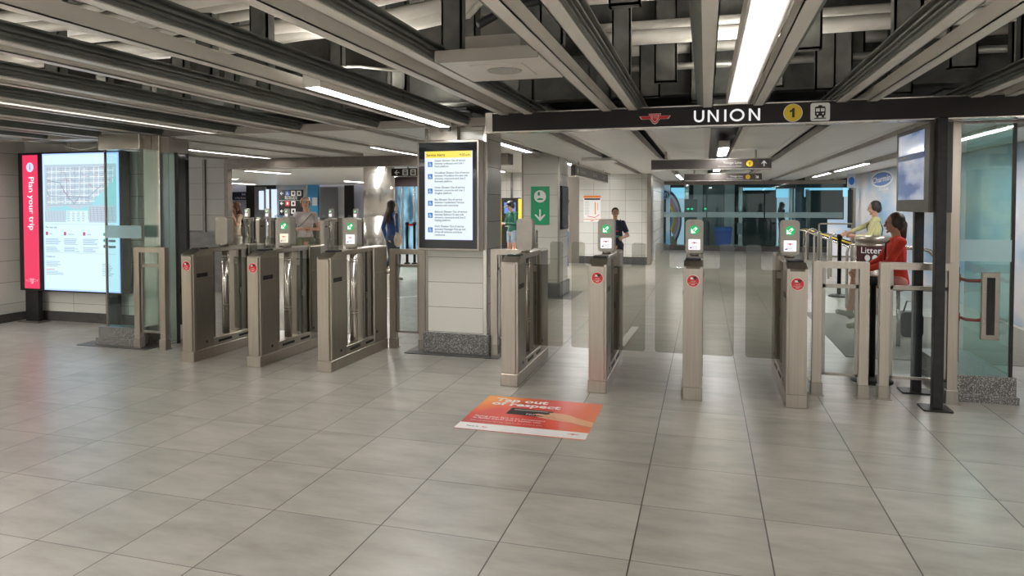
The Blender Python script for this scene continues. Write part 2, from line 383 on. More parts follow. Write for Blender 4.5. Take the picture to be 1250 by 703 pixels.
# far-left hall ceiling of narrow metal planks
def planks():
    bm = new(); y = 10.5
    while y < 27: box(bm, -24, -2.95, y, y+.27, 2.45, 2.47); y += .30
    return bm
struct('ceiling', planks(), PANEL)
struct('ceiling', bx(-24, -2.95, 10.45, 27, 2.52, 2.6), DARK)

def channel(cx, hw, label, yend=CY0):
    t = thing('ceiling_channel', label, 'ceiling channel', (cx, 0, CZ), 'pale steel channels of the open ceiling')
    y0 = -3.0; ye = 24.0 if cx > -2.9 else 10.2
    for sgn in (-1, 1):
        bm = new(); xo = cx + sgn*hw; xi = cx + sgn*(hw-.072)
        box(bm, min(xo, xi), max(xo, xi), y0, ye, CZ, CZ+.006)
        box(bm, min(xi, xi+sgn*.006), max(xi, xi+sgn*.006), y0, ye, CZ, CZ+.085)
        obj('fin', bm, PAINT, t)
        bm = new()
        for j, (zz, off) in enumerate(((.008, .018), (.026, .028), (.048, .04))):
            box(bm, min(xo, xo+sgn*off)-.0, max(xo, xo+sgn*off), y0, yend, CZ+zz, CZ+zz+.012)
        box(bm, min(xo-sgn*.01, xo+sgn*.012), max(xo-sgn*.01, xo+sgn*.012), y0, yend, CZ+.006, CZ+.088)
        box(bm, min(xo, xo+sgn*.055), max(xo, xo+sgn*.055), y0, yend, CZ+.082, CZ+.09)
        obj('rail', bm, RAILM, t)
    # hanger brackets down from the slab
    ys = [1.9 + (abs(cx*3.7) % 1)*.5, 3.65 + (abs(cx*1.7) % 1)*.35, 4.72 + (abs(cx*2.3) % 1)*.25, 5.7]
    for i, y in enumerate(ys):
        sgn = 1 if (i + int(abs(cx)*10)) % 2 else -1
        x = cx + sgn*(hw-.02)
        bm = new(); box(bm, x-.065, x+.065, y, y+.012, CZ+.09, 3.45); box(bm, x-.065, x-.053, y, y+.075, CZ+.09, 3.45); box(bm, x+.053, x+.065, y, y+.075, CZ+.09, 3.45)
        box(bm, x-.05, x+.05, y-.006, y, CZ+.03, CZ+.12)
        obj('hanger_bracket', bm, HANGER, t)
    if cx > -2.9 and yend < 20:
        obj('slot_backing', bx(cx-hw+.01, cx+hw-.01, CY0, ye, CZ+.16, CZ+.18), BLACK, t)
    return t
order = sorted(MODC, reverse=True)
CH_LABEL = {.21: 'wide pale ceiling channel running straight over the UNION lettering, lit along its length',
 1.13: 'narrow pale ceiling channel crossing the beam right of the train symbol', 2.05: 'narrow pale ceiling channel at the top right corner over the black posts',
 2.97: 'wide lit ceiling channel past the right glass screen', 3.9: 'narrow ceiling channel beside the sky advert wall',
 -.705: 'narrow pale ceiling channel crossing the beam left of the winged emblem', -1.62: 'narrow ceiling channel meeting the left tip of the black beam beside the speaker panel',
 -2.54: 'wide pale ceiling channel with a lit strip ending above the service alert screen', -3.46: 'narrow ceiling channel just left of the lit one above the alert screen',
 -4.38: 'narrow pale ceiling channel halfway between the two lit channels on the left', -5.30: 'wide ceiling channel with a long thin lit strip above the left glass screen',
 -6.2: 'narrow ceiling channel next left of the long lit strip over the glass screen', -7.1: 'narrow ceiling channel over the trip planning light box', -8.0: 'outermost left ceiling channel next to the tiled side wall'}
for cx, hw in order: channel(cx, hw, CH_LABEL[cx])

# strip lights
def strip_light(cx, y0, y1, label, wd=.105, m=None, z=CZ-.0, cat='ceiling light', up=False):
    t = thing('strip_light', label, cat, (cx, y0, z), 'linear lights set in the ceiling channels')
    bm = new(); w2 = wd/2
    box(bm, cx-w2-.012, cx-w2, y0, y1, z-.02, z+.07); box(bm, cx+w2, cx+w2+.012, y0, y1, z-.02, z+.07); box(bm, cx-w2-.012, cx+w2+.012, y0, y1, z+.07, z+.08)
    box(bm, cx-w2, cx+w2, y0, y0+.01, z-.02, z+.07); box(bm, cx-w2, cx+w2, y1-.01, y1, z-.02, z+.07)
    obj('housing', bm, PAINT, t)
    n = max(1, round((y1-y0)/1.2)); bm = new()
    for i in range(n):
        a = y0 + (y1-y0)*i/n; box(bm, cx-w2, cx+w2, a+.01, a+(y1-y0)/n-.004, z-.004, z+.012)
    obj('diffuser', bm, m or ((E_LUMF if cx < -3 else E_LUMR) if y0 > 6.6 else (E_LUMB if cx < -3 else E_LUM)), t)
    zt = 2.45 if z > 2.38 else CZ+.165
    if y0 > 6.6: obj('hanger', bx(cx-.01, cx+.01, (y0+y1)/2-.01, (y0+y1)/2+.01, z+.07, max(zt, z+.1)), STEEL_D, t)
    if up: obj('added_uplight', bx(cx-w2, cx+w2, y0+.05, y1-.05, z+.081, z+.084), E_UP, t)  # unseen upward glow added on the housing to brighten the ceiling void
    return t
def prism_diffuser():
    m = mat('prismatic_diffuser', (.8, .8, .8), .4)
    g = N(m, 'ShaderNodeNewGeometry'); s_ = N(m, 'ShaderNodeSeparateXYZ'); L(m, g.outputs['Position'], s_.inputs[0])
    f = mth(m, 'FRACT', mth(m, 'MULTIPLY', s_.outputs['Y'], 28)); fx = mth(m, 'FRACT', mth(m, 'MULTIPLY', s_.outputs['X'], 60))
    v = mth(m, 'ADD', mth(m, 'MULTIPLY', f, .5), mth(m, 'MULTIPLY', fx, .15))
    nz = N(m, 'ShaderNodeTexNoise'); nz.inputs['Scale'].default_value = 14
    v = mth(m, 'ADD', v, mth(m, 'MULTIPLY', nz.outputs[0], .4))
    P(m).inputs['Emission Color'].default_value = (1, .985, .95, 1)
    L(m, mth(m, 'MULTIPLY', mth(m, 'ADD', v, .35), .80), P(m).inputs['Emission Strength']); return m
PRISM = prism_diffuser()
strip_light(.245, -2.8, 5.8, 'bright prismatic strip light running over the UNION lettering', .15, PRISM, CZ+.03, up=True)
strip_light(-2.52, 4.0, 6.42, 'lit strip light ending above the service alert screen', up=True)
strip_light(-5.19, 3.0, 6.3, 'long thin lit strip light in the channel over the left glass screen', .07, E_THIN, up=True)
for i, (cx, nm) in enumerate(((2.05, 'first'), (.245, 'second'), (-.705, 'third'), (-1.62, 'fourth'), (-3.46, 'fifth'), (-5.3, 'sixth'), (-7.1, 'seventh'))):
    if nm != 'second': strip_light(cx, -2.8, 1.3, nm + ' added overhead strip light from the right, unseen above the viewpoint', .10, up=True)  # out-of-view strips added overhead to light the near hall
strip_light(2.97, -2.8, 5.5, 'strip light at the far right of the near hall', .12, up=True)
strip_light(-8.0, -2.8, 6.0, 'strip light along the left tiled wall', .07)
strip_light(.245, 9.8, 11.5, 'short bright strip light above the larger hanging direction sign', .13)
strip_light(.245, 14.5, 16.8, 'far strip light above the smaller hanging direction sign', .13)
strip_light(-2.54, 8.1, 9.9, 'strip light in front of the tiled pillar with the green panel', .09)
strip_light(-2.54, 12.2, 17, 'strip light over the passage beside the tiled pillar', .09)
strip_light(2.97, 8.2, 11.5, 'strip light over the bench behind the information display', .09)
strip_light(2.97, 14.3, 17.6, 'far lit strip light just left of the sky advert wall', .09)
strip_light(2.97, 18.4, 21, 'farthest lit strip light near the platform glass', .09)
strip_light(-.705, 18.4, 22, 'strip light near the platform glass left of centre', .09)
strip_light(-7.1, 8.0, 10.0, 'faint strip light behind the ceiling edge over the leftmost gate', .035, E_LUMB)
strip_light(-4.38, 8.4, 10.0, 'strip light behind the ceiling edge left of the alert screen', .035, E_LUMB)
for i, (x, y) in enumerate(((-7, 12.5), (-11, 14.5), (-15, 17.5), (-9, 17.0), (-12.5, 22), (-18, 22.5), (-5, 15), (-5.2, 20))):
    strip_light(x, y, y+1.8, ['strip light just past the lintel, far hall', 'strip light over the far hall queue area', 'strip light over the far left gates', 'strip light beside the round steel column', 'strip light near the far doors', 'strip light at the far left corner of the far hall', 'strip light over the passage by the ticket machine', 'strip light beyond the ticket machine'][i], .12, None, 2.42)

# open-ceiling conduits (run across the hall above the channels)
def conduit(path, r, m, label, grp, name='conduit'):
    o = obj(name, tube(new(), path, r, 10), m, None, True); return tag(o, label, 'pipe', grp)
for i in range(13):
    y = 2.15 + i*.235; z = 2.86 + .03*math.sin(i*1.7); r = .042 + .009*((i*7) % 3)
    p = [(-8.8, y, z), (-4.6, y, z)]
    for k in range(9):
        t_ = k/8; p.append((-3.9 + 1.5*t_, y - .55*(3*t_*t_-2*t_**3)*(1 if i < 7 else .25), z + .05*math.sin(t_*3)))
    p += [(-1.35 - .03*i, p[-1][1], z + .1), (-1.1 - .03*i, p[-1][1], z + .35), (-1.05-.03*i, p[-1][1], 3.45)]
    conduit(p, r, COND, 'white conduit in the wide bundle above the left ceiling channels', 'white conduits bundled above the left channels')
for i, (y, z, r, m) in enumerate(((3.1, 3.05, .035, COND), (3.55, 3.1, .045, COND), (4.35, 2.88, .045, COND), (4.6, 3.12, .03, CONDG), (5.15, 2.80, .055, COND), (5.28, 2.92, .035, COND), (6.05, 2.75, .03, CONDG), (6.25, 2.95, .05, COND))):
    conduit([(-1.0 - .02*i, y, z + .3), (-.95, y, z+.05), (-.85, y, z), (6, y, z)], r, m, 'straight pipe crossing above the channels behind the UNION beam', 'straight pipes above the right channels')
def iron(x0, x1, y0, y1, z0, z1, label):
    bm = new(); box(bm, x0, x1, y0, y1, z0, z0+.014); box(bm, x0, x1, y0, y1, z1-.014, z1); 
    if x1-x0 > y1-y0: box(bm, x0, x1, (y0+y1)/2-.007, (y0+y1)/2+.007, z0, z1)
    else: box(bm, (x0+x1)/2-.007, (x0+x1)/2+.007, y0, y1, z0, z1)
    return tag(obj('steel_beam', bm, HANGER), label, 'steel beam', 'dark steel beams under the slab')
iron(-8.8, 6, 1.3, 1.5, 3.1, 3.4, 'dark steel beam under the slab nearest the viewpoint')
iron(-1.0, 6, 3.75, 3.95, 2.95, 3.25, 'dark steel beam crossing above the strip light over UNION')
iron(-1.0, 6, 5.5, 5.68, 3.0, 3.28, 'dark steel beam right above the black name beam')
iron(-8.8, 6, 6.3, 6.48, 2.55, 2.95, 'dark steel beam behind the edge of the closed ceiling')
for i, x in enumerate((-1.3, .75, 2.6)):
    iron(x, x+.16, 1.5, 6.3, 3.15, 3.4, ['dark lengthwise joist left of the winged emblem', 'dark lengthwise joist over the yellow line badge', 'dark lengthwise joist over the right glass screen'][i])
# vertical drop plates of the upper framing
for i, (x, y, zb) in enumerate(((-.42, 3.66, 2.62), (-1.2, 4.9, 2.5), (-.3, 5.36, 2.5), (.62, 4.7, 2.55), (.86, 4.05, 2.7), (1.7, 5.36, 2.5), (.5, 5.7, 2.48), (-.9, 5.9, 2.5), (2.0, 4.42, 2.6), (1.15, 6.1, 2.45), (1.5, 6.11, 2.45), (-1.9, 5.36, 2.55), (-.05, 6.1, 2.45), (-.45, 5.75, 2.45), (.9, 5.75, 2.45), (2.4, 5.9, 2.45))):
    bm = new(); box(bm, x-.085, x+.085, y, y+.014, zb, 3.45); box(bm, x-.085, x-.071, y, y+.07, zb, 3.45); box(bm, x+.071, x+.085, y, y+.07, zb, 3.45); box(bm, x-.085, x+.085, y, y+.07, zb, zb+.012)
    tag(obj('drop_bracket', bm, HANGER), 'dark steel drop bracket hanging from the slab between the channels', 'bracket', 'drop brackets above the UNION beam')
# curved black hoses above alert screen
for i, (dx, lab) in enumerate(((0, 'left black hose arching down above the alert screen'), (.09, 'right black hose arching down above the alert screen'))):
    pts = [(-2.42+dx + .16*math.cos(a), 6.45, 2.30 + .2*math.sin(a)) for a in [R(180-10*k) for k in range(0, 13)]]
    tag(obj('hose', tube(new(), pts, .016, 8), RUBBER, None, True), lab, 'hose')
pts = [(-1.45, 4.3, 2.75), (-1.3, 4.5, 2.9), (-1.1, 4.55, 2.95), (-.95, 4.55, 2.85), (-.88, 4.5, 2.7)]
tag(obj('hose', tube(new(), pts, .028, 8), RUBBER, None, True), 'black flexible hose looping above the speaker panel', 'hose')
pts = [(-2.9 + .42*k, 4.4 + .13*k + .05*math.sin(k*1.3), 2.56 + .03*math.sin(k*2.1)) for k in range(0, 5)]
tag(obj('cable', tube(new(), pts, .009, 6), CONDG, None, True), 'thin loose grey cable lying along the lit left channel', 'cable')

# speaker panel
t = thing('speaker_panel', 'square white ceiling panel with a round loudspeaker grille', 'speaker panel', (-1.13, 3.8, 2.34))
obj('panel', bx(-1.43, -.85, 3.50, 4.14, 2.345, 2.357, bev=.002), PAINT, t)
bm = new(); box(bm, -1.43, -.85, 3.485, 3.50, 2.335, 2.40); box(bm, -1.3, -.98, 3.62, 3.98, 2.357, 2.50); obj('back_box', bm, PAINTS, t)
bm = new(); box(bm, -1.28, -.98, 3.64, 4.0, 2.340, 2.345, bev=.001); obj('access_plate', bm, PAINT, t)
bm = new(); lathe(bm, [(.0, 2.336), (.10, 2.336), (.104, 2.341)], -1.13, 3.82, 32); obj('grille', bm, noisy('grille', (.25, .24, .22), (.55, .53, .48), 160, .5), t)

# ================================================================== UNION beam
t = thing('station_name_beam', 'long black overhead beam with UNION in white letters, winged emblem and yellow 1', 'station sign', (.3, 5.85, 2.2))
obj('beam', bx(-1.84, 3.6, 5.85, 5.97, 2.215, 2.372), SIGNB, t)
bm = new(); box(bm, -1.86, 3.6, 5.845, 5.975, 2.205, 2.215); box(bm, -1.86, 3.6, 5.845, 5.975, 2.372, 2.382); obj('edge_trim', bm, STEEL_L, t)
obj('end_cap', bx(-1.91, -1.84, 5.84, 5.98, 2.20, 2.387, bev=.004), STEEL_L, t)
a = Art((0, 5.85, 0), FRONT, t)
def union_letters(a):
    x, z0, h, k = -.095, 2.240, .098, .0165; m = em('letter_white', (.9, .9, .88), .75)
    n = 'lettering'
    # U
    a.rect(n, m, x, x+k, z0+.035, z0+h); a.rect(n, m, x+.066, x+.066+k, z0+.035, z0+h)
    for i in range(8):
        a0, a1 = R(180+22.5*i), R(180+22.5*(i+1)); c = (x+.0412, z0+.037)
        a.poly(n, m, [(c[0]+.0412*math.cos(a0), c[1]+.037*math.sin(a0)), (c[0]+.0412*math.cos(a1), c[1]+.037*math.sin(a1)), (c[0]+.0247*math.cos(a1), c[1]+.0205*math.sin(a1)), (c[0]+.0247*math.cos(a0), c[1]+.0205*math.sin(a0))])
    def NN(x):
        a.rect(n, m, x, x+k, z0, z0+h); a.rect(n, m, x+.07, x+.07+k, z0, z0+h)
        a.poly(n, m, [(x, z0+h), (x+.07, z0), (x+.07+k, z0), (x+k, z0+h)], 1.4)
    NN(.015); a.rect(n, m, .145, .145+k, z0, z0+h)
    c = (.245, z0+h/2)
    for i in range(24):
        a0, a1 = R(15*i), R(15*(i+1))
        a.poly(n, m, [(c[0]+.057*math.cos(a0), c[1]+.051*math.sin(a0)), (c[0]+.057*math.cos(a1), c[1]+.051*math.sin(a1)), (c[0]+.041*math.cos(a1), c[1]+.035*math.sin(a1)), (c[0]+.041*math.cos(a0), c[1]+.035*math.sin(a0))])
    NN(.335)
union_letters(a)
ttc_logo(a, -.412, 2.292, .245, RED, WHITE, 1, 'winged_emblem')
a.disc('line_badge', WHITE, .668, 2.292, .072); a.disc('line_badge', YELLOW, .668, 2.292, .068, 2); a.poly('line_badge_number', BLACKP, [(.662, 2.256), (.680, 2.256), (.680, 2.330), (.666, 2.330), (.660, 2.318), (.644, 2.310), (.644, 2.296), (.662, 2.302)], 3)
def train_icon(a, cx, cy, s, name='train_symbol', bg=None, layer=1):
    a.rrect(name, bg or WHITE, cx-s/2, cx+s/2, cy-s/2, cy+s/2, s*.12, layer)
    f = BLACKP; l = layer+1
    a.rrect(name+'_print', f, cx-.27*s, cx+.27*s, cy-.22*s, cy+.30*s, s*.08, l)
    a.rect(name+'_window', bg or WHITE, cx-.22*s, cx-.03*s, cy+.02*s, cy+.2*s, l+1); a.rect(name+'_window', bg or WHITE, cx+.03*s, cx+.22*s, cy+.02*s, cy+.2*s, l+1)
    a.disc(name+'_window', bg or WHITE, cx-.14*s, cy-.1*s, .05*s, l+1, 8); a.disc(name+'_window', bg or WHITE, cx+.14*s, cy-.1*s, .05*s, l+1, 8)
    a.rect(name+'_print', f, cx-.2*s, cx-.08*s, cy-.32*s, cy-.22*s, l); a.rect(name+'_print', f, cx+.08*s, cx+.2*s, cy-.32*s, cy-.22*s, l)
    a.rect(name+'_print', f, cx-.3*s, cx+.3*s, cy-.38*s, cy-.33*s, l); a.rect(name+'_print', f, cx-.1*s, cx+.1*s, cy+.30*s, cy+.37*s, l)
train_icon(a, .868, 2.292, .142)
a.done()

# ================================================================== fare gates
E_SCR = em('validator_screen', (1, .96, .98), .95)
E_SCRB = em('validator_screen_warm', (1, .88, .66), .9)
def fare_gate(label, head='front', sticker=True, flaps=(1, 1), scr=None, org=(0, 0, 0)):
    t = thing('fare_gate', label, 'fare gate', (0, 0, 0), 'stainless fare gates')
    W = .0735
    # front pod: bevelled top slope
    bm = new(); prism(bm, [(.0, .0), (.285, .0), (.285, 1.112), (.12, 1.112), (.012, 1.068), (0, 1.05)], -W, W, 'YZ')
    es = [e for e in bm.edges if abs(e.verts[0].co.y) < .02 and abs(e.verts[1].co.y) < .02 and abs(e.verts[0].co.x-e.verts[1].co.x) < .001 and abs(e.verts[0].co.z-e.verts[1].co.z) > .5]
    bmesh.ops.bevel(bm, geom=es, offset=.02, segments=4, affect='EDGES')
    obj('front_pod', bm, STEEL, t)
    bm = new()
    for s in (-1, 1):
        box(bm, min(s*W, s*(W+.003)), max(s*W, s*(W+.003)), .035, .28, .115, .83, bev=.001, seg=1); box(bm, min(s*W, s*(W+.003)), max(s*W, s*(W+.003)), .035, .28, .836, 1.045, bev=.001, seg=1)
    obj('access_panel', bm, STEEL_D, t)
    for s in (-1, 1):
        for nm, e_, ya, yb, za, zb in (('slot', .006, .05, .20, .835, .875), ('lock', .005, .17, .195, .16, .185), ('lock', .005, .90, .93, .21, .235), ('slot', .004, .36, .56, .135, .16), ('slot', .004, .68, .84, .135, .16)):
            obj(nm, bx(min(s*W, s*(W+e_)), max(s*W, s*(W+e_)), ya, yb, za, zb), BLACK, t)
    bm = new(); box(bm, -W+.004, W-.004, .285, .87, .0, .115); box(bm, -W, W, .285, .88, .115, .19, bev=.003, seg=1); obj('tray', bm, STEEL, t)
    bm = new(); box(bm, -W-.004, W+.004, -.004, 1.174, 0, .106, bev=.004, seg=1); obj('plinth', bm, STEEL, t)
    bm = new(); box(bm, -W, W, .87, 1.17, .106, 1.118, bev=.012, seg=2); obj('rear_pod', bm, STEEL, t)
    bm = new()
    for s in (-1, 1): box(bm, min(s*W, s*(W+.003)), max(s*W, s*(W+.003)), .885, 1.155, .85, 1.10, bev=.001, seg=1); box(bm, min(s*W, s*(W+.003)), max(s*W, s*(W+.003)), .885, 1.155, .118, .842, bev=.001, seg=1)
    obj('rear_access_panel', bm, STEEL_D, t)
    bm = new(); box(bm, -.05, .05, .28, .88, 1.072, 1.118, bev=.005, seg=1); obj('top_rail', bm, STEEL, t)
    # flap drives: two dark uprights and the mechanism
    bm = new(); box(bm, -.045, .045, .69, .72, .19, 1.075); box(bm, -.045, .045, .77, .85, .19, 1.075); obj('mechanism', bm, STEEL_D, t)
    bm = new(); box(bm, -.05, .05, .315, .345, .19, 1.075); box(bm, -.015, .015, .735, .75, .19, 1.075); box(bm, -.06, .06, .72, .76, .60, .66); obj('mullion', bm, TRIM, t)
    # pole
    bm = new(); tube(bm, [(0, .565, .19), (0, .565, 1.165)], .038, 20); obj('pole', bm, STEEL_L, t, True)
    bm = new()
    for z in (.47, .495, .985, 1.01): tube(bm, [(0, .565, z), (0, .565, z+.008)], .0405, 20)
    obj('pole_ring', bm, STEEL_D, t)
    # reader pad
    bm = new(); prism(bm, rr(-.06, .06, .12, .25, .02), 1.112, 1.126, 'XY'); obj('reader_pad', bm, BLACK, t)
    # head
    y0, y1 = .505, .605; W2 = .0745
    bm = new(); prism(bm, rr(-W2, W2, 1.14, 1.43, .03, 6), y0, y1, 'XZ')
    obj('validator', bm, noisy('validator_shell', (.30, .275, .235), (.34, .31, .27), 20, .42, .55) if 'validator_shell' not in bpy.data.materials else bpy.data.materials['validator_shell'], t)
    vp = [c for c in t.children if c.name.startswith('validator')][0]
    bm = new(); tube(bm, [(0, .55, 1.118), (0, .55, 1.142)], .055, 16, flat=.7); obj('neck', bm, STEEL_D, vp, True)
    if head == 'front':
        a = Art((0, y0, 0), FRONT, vp)
        a.disc('arrow_lamp', E_GREEN, 0, 1.342, .040, 1, 24)
        def T(x, y): return ((x-y)*.7071*.048, 1.342 + (x+y)*.7071*.048)
        # arrow pointing down-left, outlined
        sh = [(-1, 0), (-.3, .62), (-.3, .24), (.62, .24), (.62, -.24), (-.3, -.24), (-.3, -.62)]
        def T2(p, k): return T(p[0]*.80*k + .03, p[1]*.86*k)
        a.poly('arrow', E_ARROW, [T2(p, 1.05) for p in sh], 2); a.poly('arrow_core', E_GREEN, [T2((p[0]*1.0-.02, p[1]), .50) for p in sh], 3)
        a.rrect('screen', scr or E_SCR, -.049, .049, 1.17, 1.262, .006, 1)
        ttc_logo(a, 0, 1.232, .055, RED, E_SCR if scr is None else scr, 2, 'screen_emblem', False)
        bars(a, 'screen_text', GREYP, -.03, 1.207, .06, 3, .011, .004, 2); a.rect('screen_text', BLUE, -.038, -.022, 1.182, 1.192, 2)
        a.done()
    if sticker:
        a = Art((0, 0, 0), FRONT, t)
        a.disc('round_sticker', WHITE, 0, .955, .049, 1); a.disc('round_sticker', RED, 0, .955, .046, 2)
        a.rrect('sticker_print', WHITE, -.02, .012, .968, .983, .004, 3); a.poly('sticker_print', BLACKP, [(-.004, .986), (.022, .990), (.03, .980), (.02, .966), (.004, .970)], 4)
        a.text('sticker_print', WHITE, 'YOUR', 0, .946, .014, 'CENTER', 3); a.text('sticker_print', WHITE, 'RESPONSIBILITY', 0, .934, .0095, 'CENTER', 3); a.rect('sticker_print', WHITE, -.014, .014, .924, .928, 3)
        a.done()
    for s, on in zip((-1, 1), flaps):
        if not on: continue
        o_ = [(.055, .235), (.338, .235), (.338, 1.215), (.215, 1.215), (.215, 1.0), (.055, 1.0)]
        # rounded profile
        pts = [(.055, .235)] + [(.313+.025*math.cos(R(a_)), .26+.025*math.sin(R(a_))) for a_ in range(-90, 1, 30)] + [(.313+.025*math.cos(R(a_)), 1.19+.025*math.sin(R(a_))) for a_ in range(0, 91, 30)] \
            + [(.24+.025*math.cos(R(a_)), 1.19+.025*math.sin(R(a_))) for a_ in range(90, 181, 30)] + [(.195+.02*math.cos(R(a_)), 1.02+.02*math.sin(R(a_))) for a_ in range(0, -91, -30)] + [(.055, 1.0)]
        if s < 0: pts = [(-x, z) for x, z in pts][::-1]
        bm = new(); prism(bm, pts, .635, .647, 'XZ'); f = obj('glass_flap', bm, SMOKE, t)
        obj('clamp', bx(min(s*.05, s*.085), max(s*.05, s*.085), .628, .655, .93, .985, bev=.003, seg=1), STEEL_D, f)
    return t
GX = [-4.925, -4.16, -3.40, -1.607, -.85, -.0875, .683]
GL = ['leftmost near fare gate, red sticker on its end, blank reader head towards us',
      'second near fare gate from the left, green arrow lit and red sticker on its end',
      'third near fare gate from the left, green arrow lit and no sticker on its end',
      'fare gate right of the screen column, blank reader head and no sticker',
      'fare gate directly behind the orange floor poster, orange reflection on its end',
      'fare gate seen straight on, right of the one behind the floor poster',
      'rightmost near fare gate, next to the steel barrier frames']
cfg = [('back', True, (0, 1)), ('front', True, (1, 1)), ('front', False, (1, 0)), ('back', False, (0, 1)), ('front', True, (1, 1)), ('front', True, (1, 1)), ('front', True, (1, 0))]
gates = []
for i in range(7):
    h, st, fp = cfg[i]
    g_ = fare_gate(GL[i], h, st, fp, E_SCRB if i in (1,) else None); g_.location = (GX[i], 5.57, 0); gates.append(g_)
far_proto = fare_gate('x', 'front', False, (1, 1))
far_proto.location = (-14.15, 19.2, 0); far_proto['label'] = 'far-hall fare gate seen left of the woman in white, nearer the doors'
far_proto['group'] = 'fare gates across the far hall'
for x, lb in ((-14.95, 'leftmost far-hall fare gate, behind the cream-topped woman'), (-13.4, 'far-hall fare gate in front of the bright doorway'), (-12.6, 'far-hall fare gate mostly hidden by the woman in white'),
              (-11.75, 'far-hall fare gate in front of the grey door'), (-10.85, 'far-hall fare gate just left of the round steel column')):
    dup(far_proto, (x, 19.2, 0), lb)

# ================================================================== barrier frames
def barrier(x0, x1, y, label, h=1.10, inner=True, pw=.07, rail2=True):
    t = thing('barrier_frame', label, 'barrier', ((x0+x1)/2, y, 0), 'stainless barrier frames')
    bm = new(); d0, d1 = y-.03, y+.03
    prism(bm, [(x0, 0), (x0+pw, 0), (x0+pw, h-.055), (x0, h)], d0, d1); prism(bm, [(x1, 0), (x1, h), (x1-pw, h-.055), (x1-pw, 0)], d0, d1); prism(bm, [(x0, h), (x0+pw, h-.055), (x1-pw, h-.055), (x1, h)], d0, d1)
    obj('outer_frame', bm, STEEL, t)
    for xa, xb in ((x0, x0+pw), (x1-pw, x1)):
        bm = new(); box(bm, xa-.008, xb+.008, d0-.008, d1+.008, 0.006, .11, bev=.003, seg=1); box(bm, xa-.02, xb+.02, d0-.02, d1+.02, 0, .007); obj('post_shoe', bm, STEEL_D, t)
    if x1-x0 > .25:
        a0, a1 = x0+pw+.005, x1-pw-.005; bm = new(); i0, i1 = y-.012, y+.012
        box(bm, a0, a0+.022, i0, i1, .17, h-.055); box(bm, a1-.022, a1, i0, i1, .17, h-.055); box(bm, a0, a1, i0, i1, .17, .19)
        box(bm, a0, a1, i0, i1, .885, .915); obj('inner_frame', bm, STEEL_D, t)
        obj('glass', bx(a0+.02, a1-.02, y-.004, y+.004, .19, .885), GLASS, t)
    return t
barrier(-5.97, -5.56, 6.0, 'steel and glass barrier frame between the left glass screen and the first fare gate')
barrier(-3.295, -2.88, 6.76, 'steel barrier frame between the third fare gate and the screen column', 1.08)
barrier(-2.13, -1.73, 6.72, 'steel barrier frame between the screen column and the fourth fare gate')
barrier(.852, 1.268, 6.02, 'steel and glass barrier frame beside the rightmost fare gate')
barrier(1.352, 1.90, 6.04, 'steel and glass barrier frame behind the black display post')

# ================================================================== screen column
t = thing('tiled_column', 'square tiled column with granite foot carrying the service alert screen', 'column', (-2.45, 6.9, 0))
obj('shaft', bx(-2.83, -2.17, 6.66, 7.2, .2, 2.36), TILE_C, t)
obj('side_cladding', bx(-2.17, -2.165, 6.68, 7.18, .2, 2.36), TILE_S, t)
bm = new(); box(bm, -2.185, -2.10, 6.645, 6.675, .21, 2.36, bev=.003, seg=1)
obj('corner_strip', bx(-2.20, -2.158, 6.648, 6.69, .2, 2.36, bev=.004), STEEL_L, t); bm.free()
obj('corner_strip', bx(-2.84, -2.815, 6.648, 6.69, .2, 2.36, bev=.004), STEEL_D, t)
obj('foot', bx(-2.86, -2.13, 6.63, 7.23, 0.004, .215, bev=.006), GRAN, t)
obj('head_panel', bx(-2.75, -2.45, 6.57, 6.66, 2.225, 2.36), PAINTS, t)
tag(obj('floor_mat', prism(new(), rr(-3.04, -2.0, 6.52, 7.4, .03), 0, .006, 'XY'), GRAN2), 'dark floor plate under the foot of the screen column', 'floor plate')

t = thing('alert_screen', 'tall black display on the column listing elevator service alerts', 'screen', (-2.52, 6.5, 1.1))
SX0, SX1, SZ0, SZ1, SY = -2.865, -2.19, 1.09, 2.215, 6.5
bm = new(); box(bm, SX0, SX1, SY, 6.648, SZ0, SZ1, bev=.006); obj('housing', bm, STEEL_D, t)
obj('front_glass', bx(SX0+.022, SX1-.022, SY-.003, SY, SZ0+.022, SZ1-.022), BLACKG, t)
a = Art((0, SY-.003, 0), FRONT, t)
E_SW = em('alert_white', (.80, .90, .97), .82); E_SY = em('alert_yellow', (.95, .72, .05), .85); E_BLUE = em('alert_blue', (.01, .18, .55), .8); E_EDGE = em('alert_glow_edge', (.62, .66, 1.0), 1.1)
x0, x1, z0, z1 = -2.768, -2.266, 1.21, 2.105
a.rect('display', E_EDGE, x0-.008, x1+.008, z0-.008, z1, 1); a.rect('display_page', E_SW, x0, x1, z0, z1, 2); a.rect('title_bar', E_SY, x0, x1, z1-.068, z1, 3)
a.text('title_text', BLACKP, 'Service Alerts', x0+.012, z1-.05, .036, layer=4, bold=.0006); a.text('title_text', BLACKP, '9:25 a.m.', x1-.012, z1-.05, .032, 'RIGHT', 4, bold=.0006)
AL = [['Queen: Elevator Out of service', 'between underpass and Line 1', 'Finch platform.'], ['Woodbine: Elevator Out of service', 'between Woodbine Ave east side', 'entrance, concourse and Line 2', 'Kennedy platform.'],
      ['Union: Elevator Out of service', 'between concourse and Line 1', 'Vaughan platform.'], ['Bay: Elevator Out of service', 'between Cumberland Terrace', 'entrance and concourse.'],
      ['Bathurst: Elevator Out of service', 'between Bathurst St east side', 'entrance, concourse and Line 2', 'Kipling platform.'], ['Finch: Elevator Out of service', 'between Passenger Pick-up and', 'Drop-off entrance and fares', 'concourse.']]
z = z1-.105
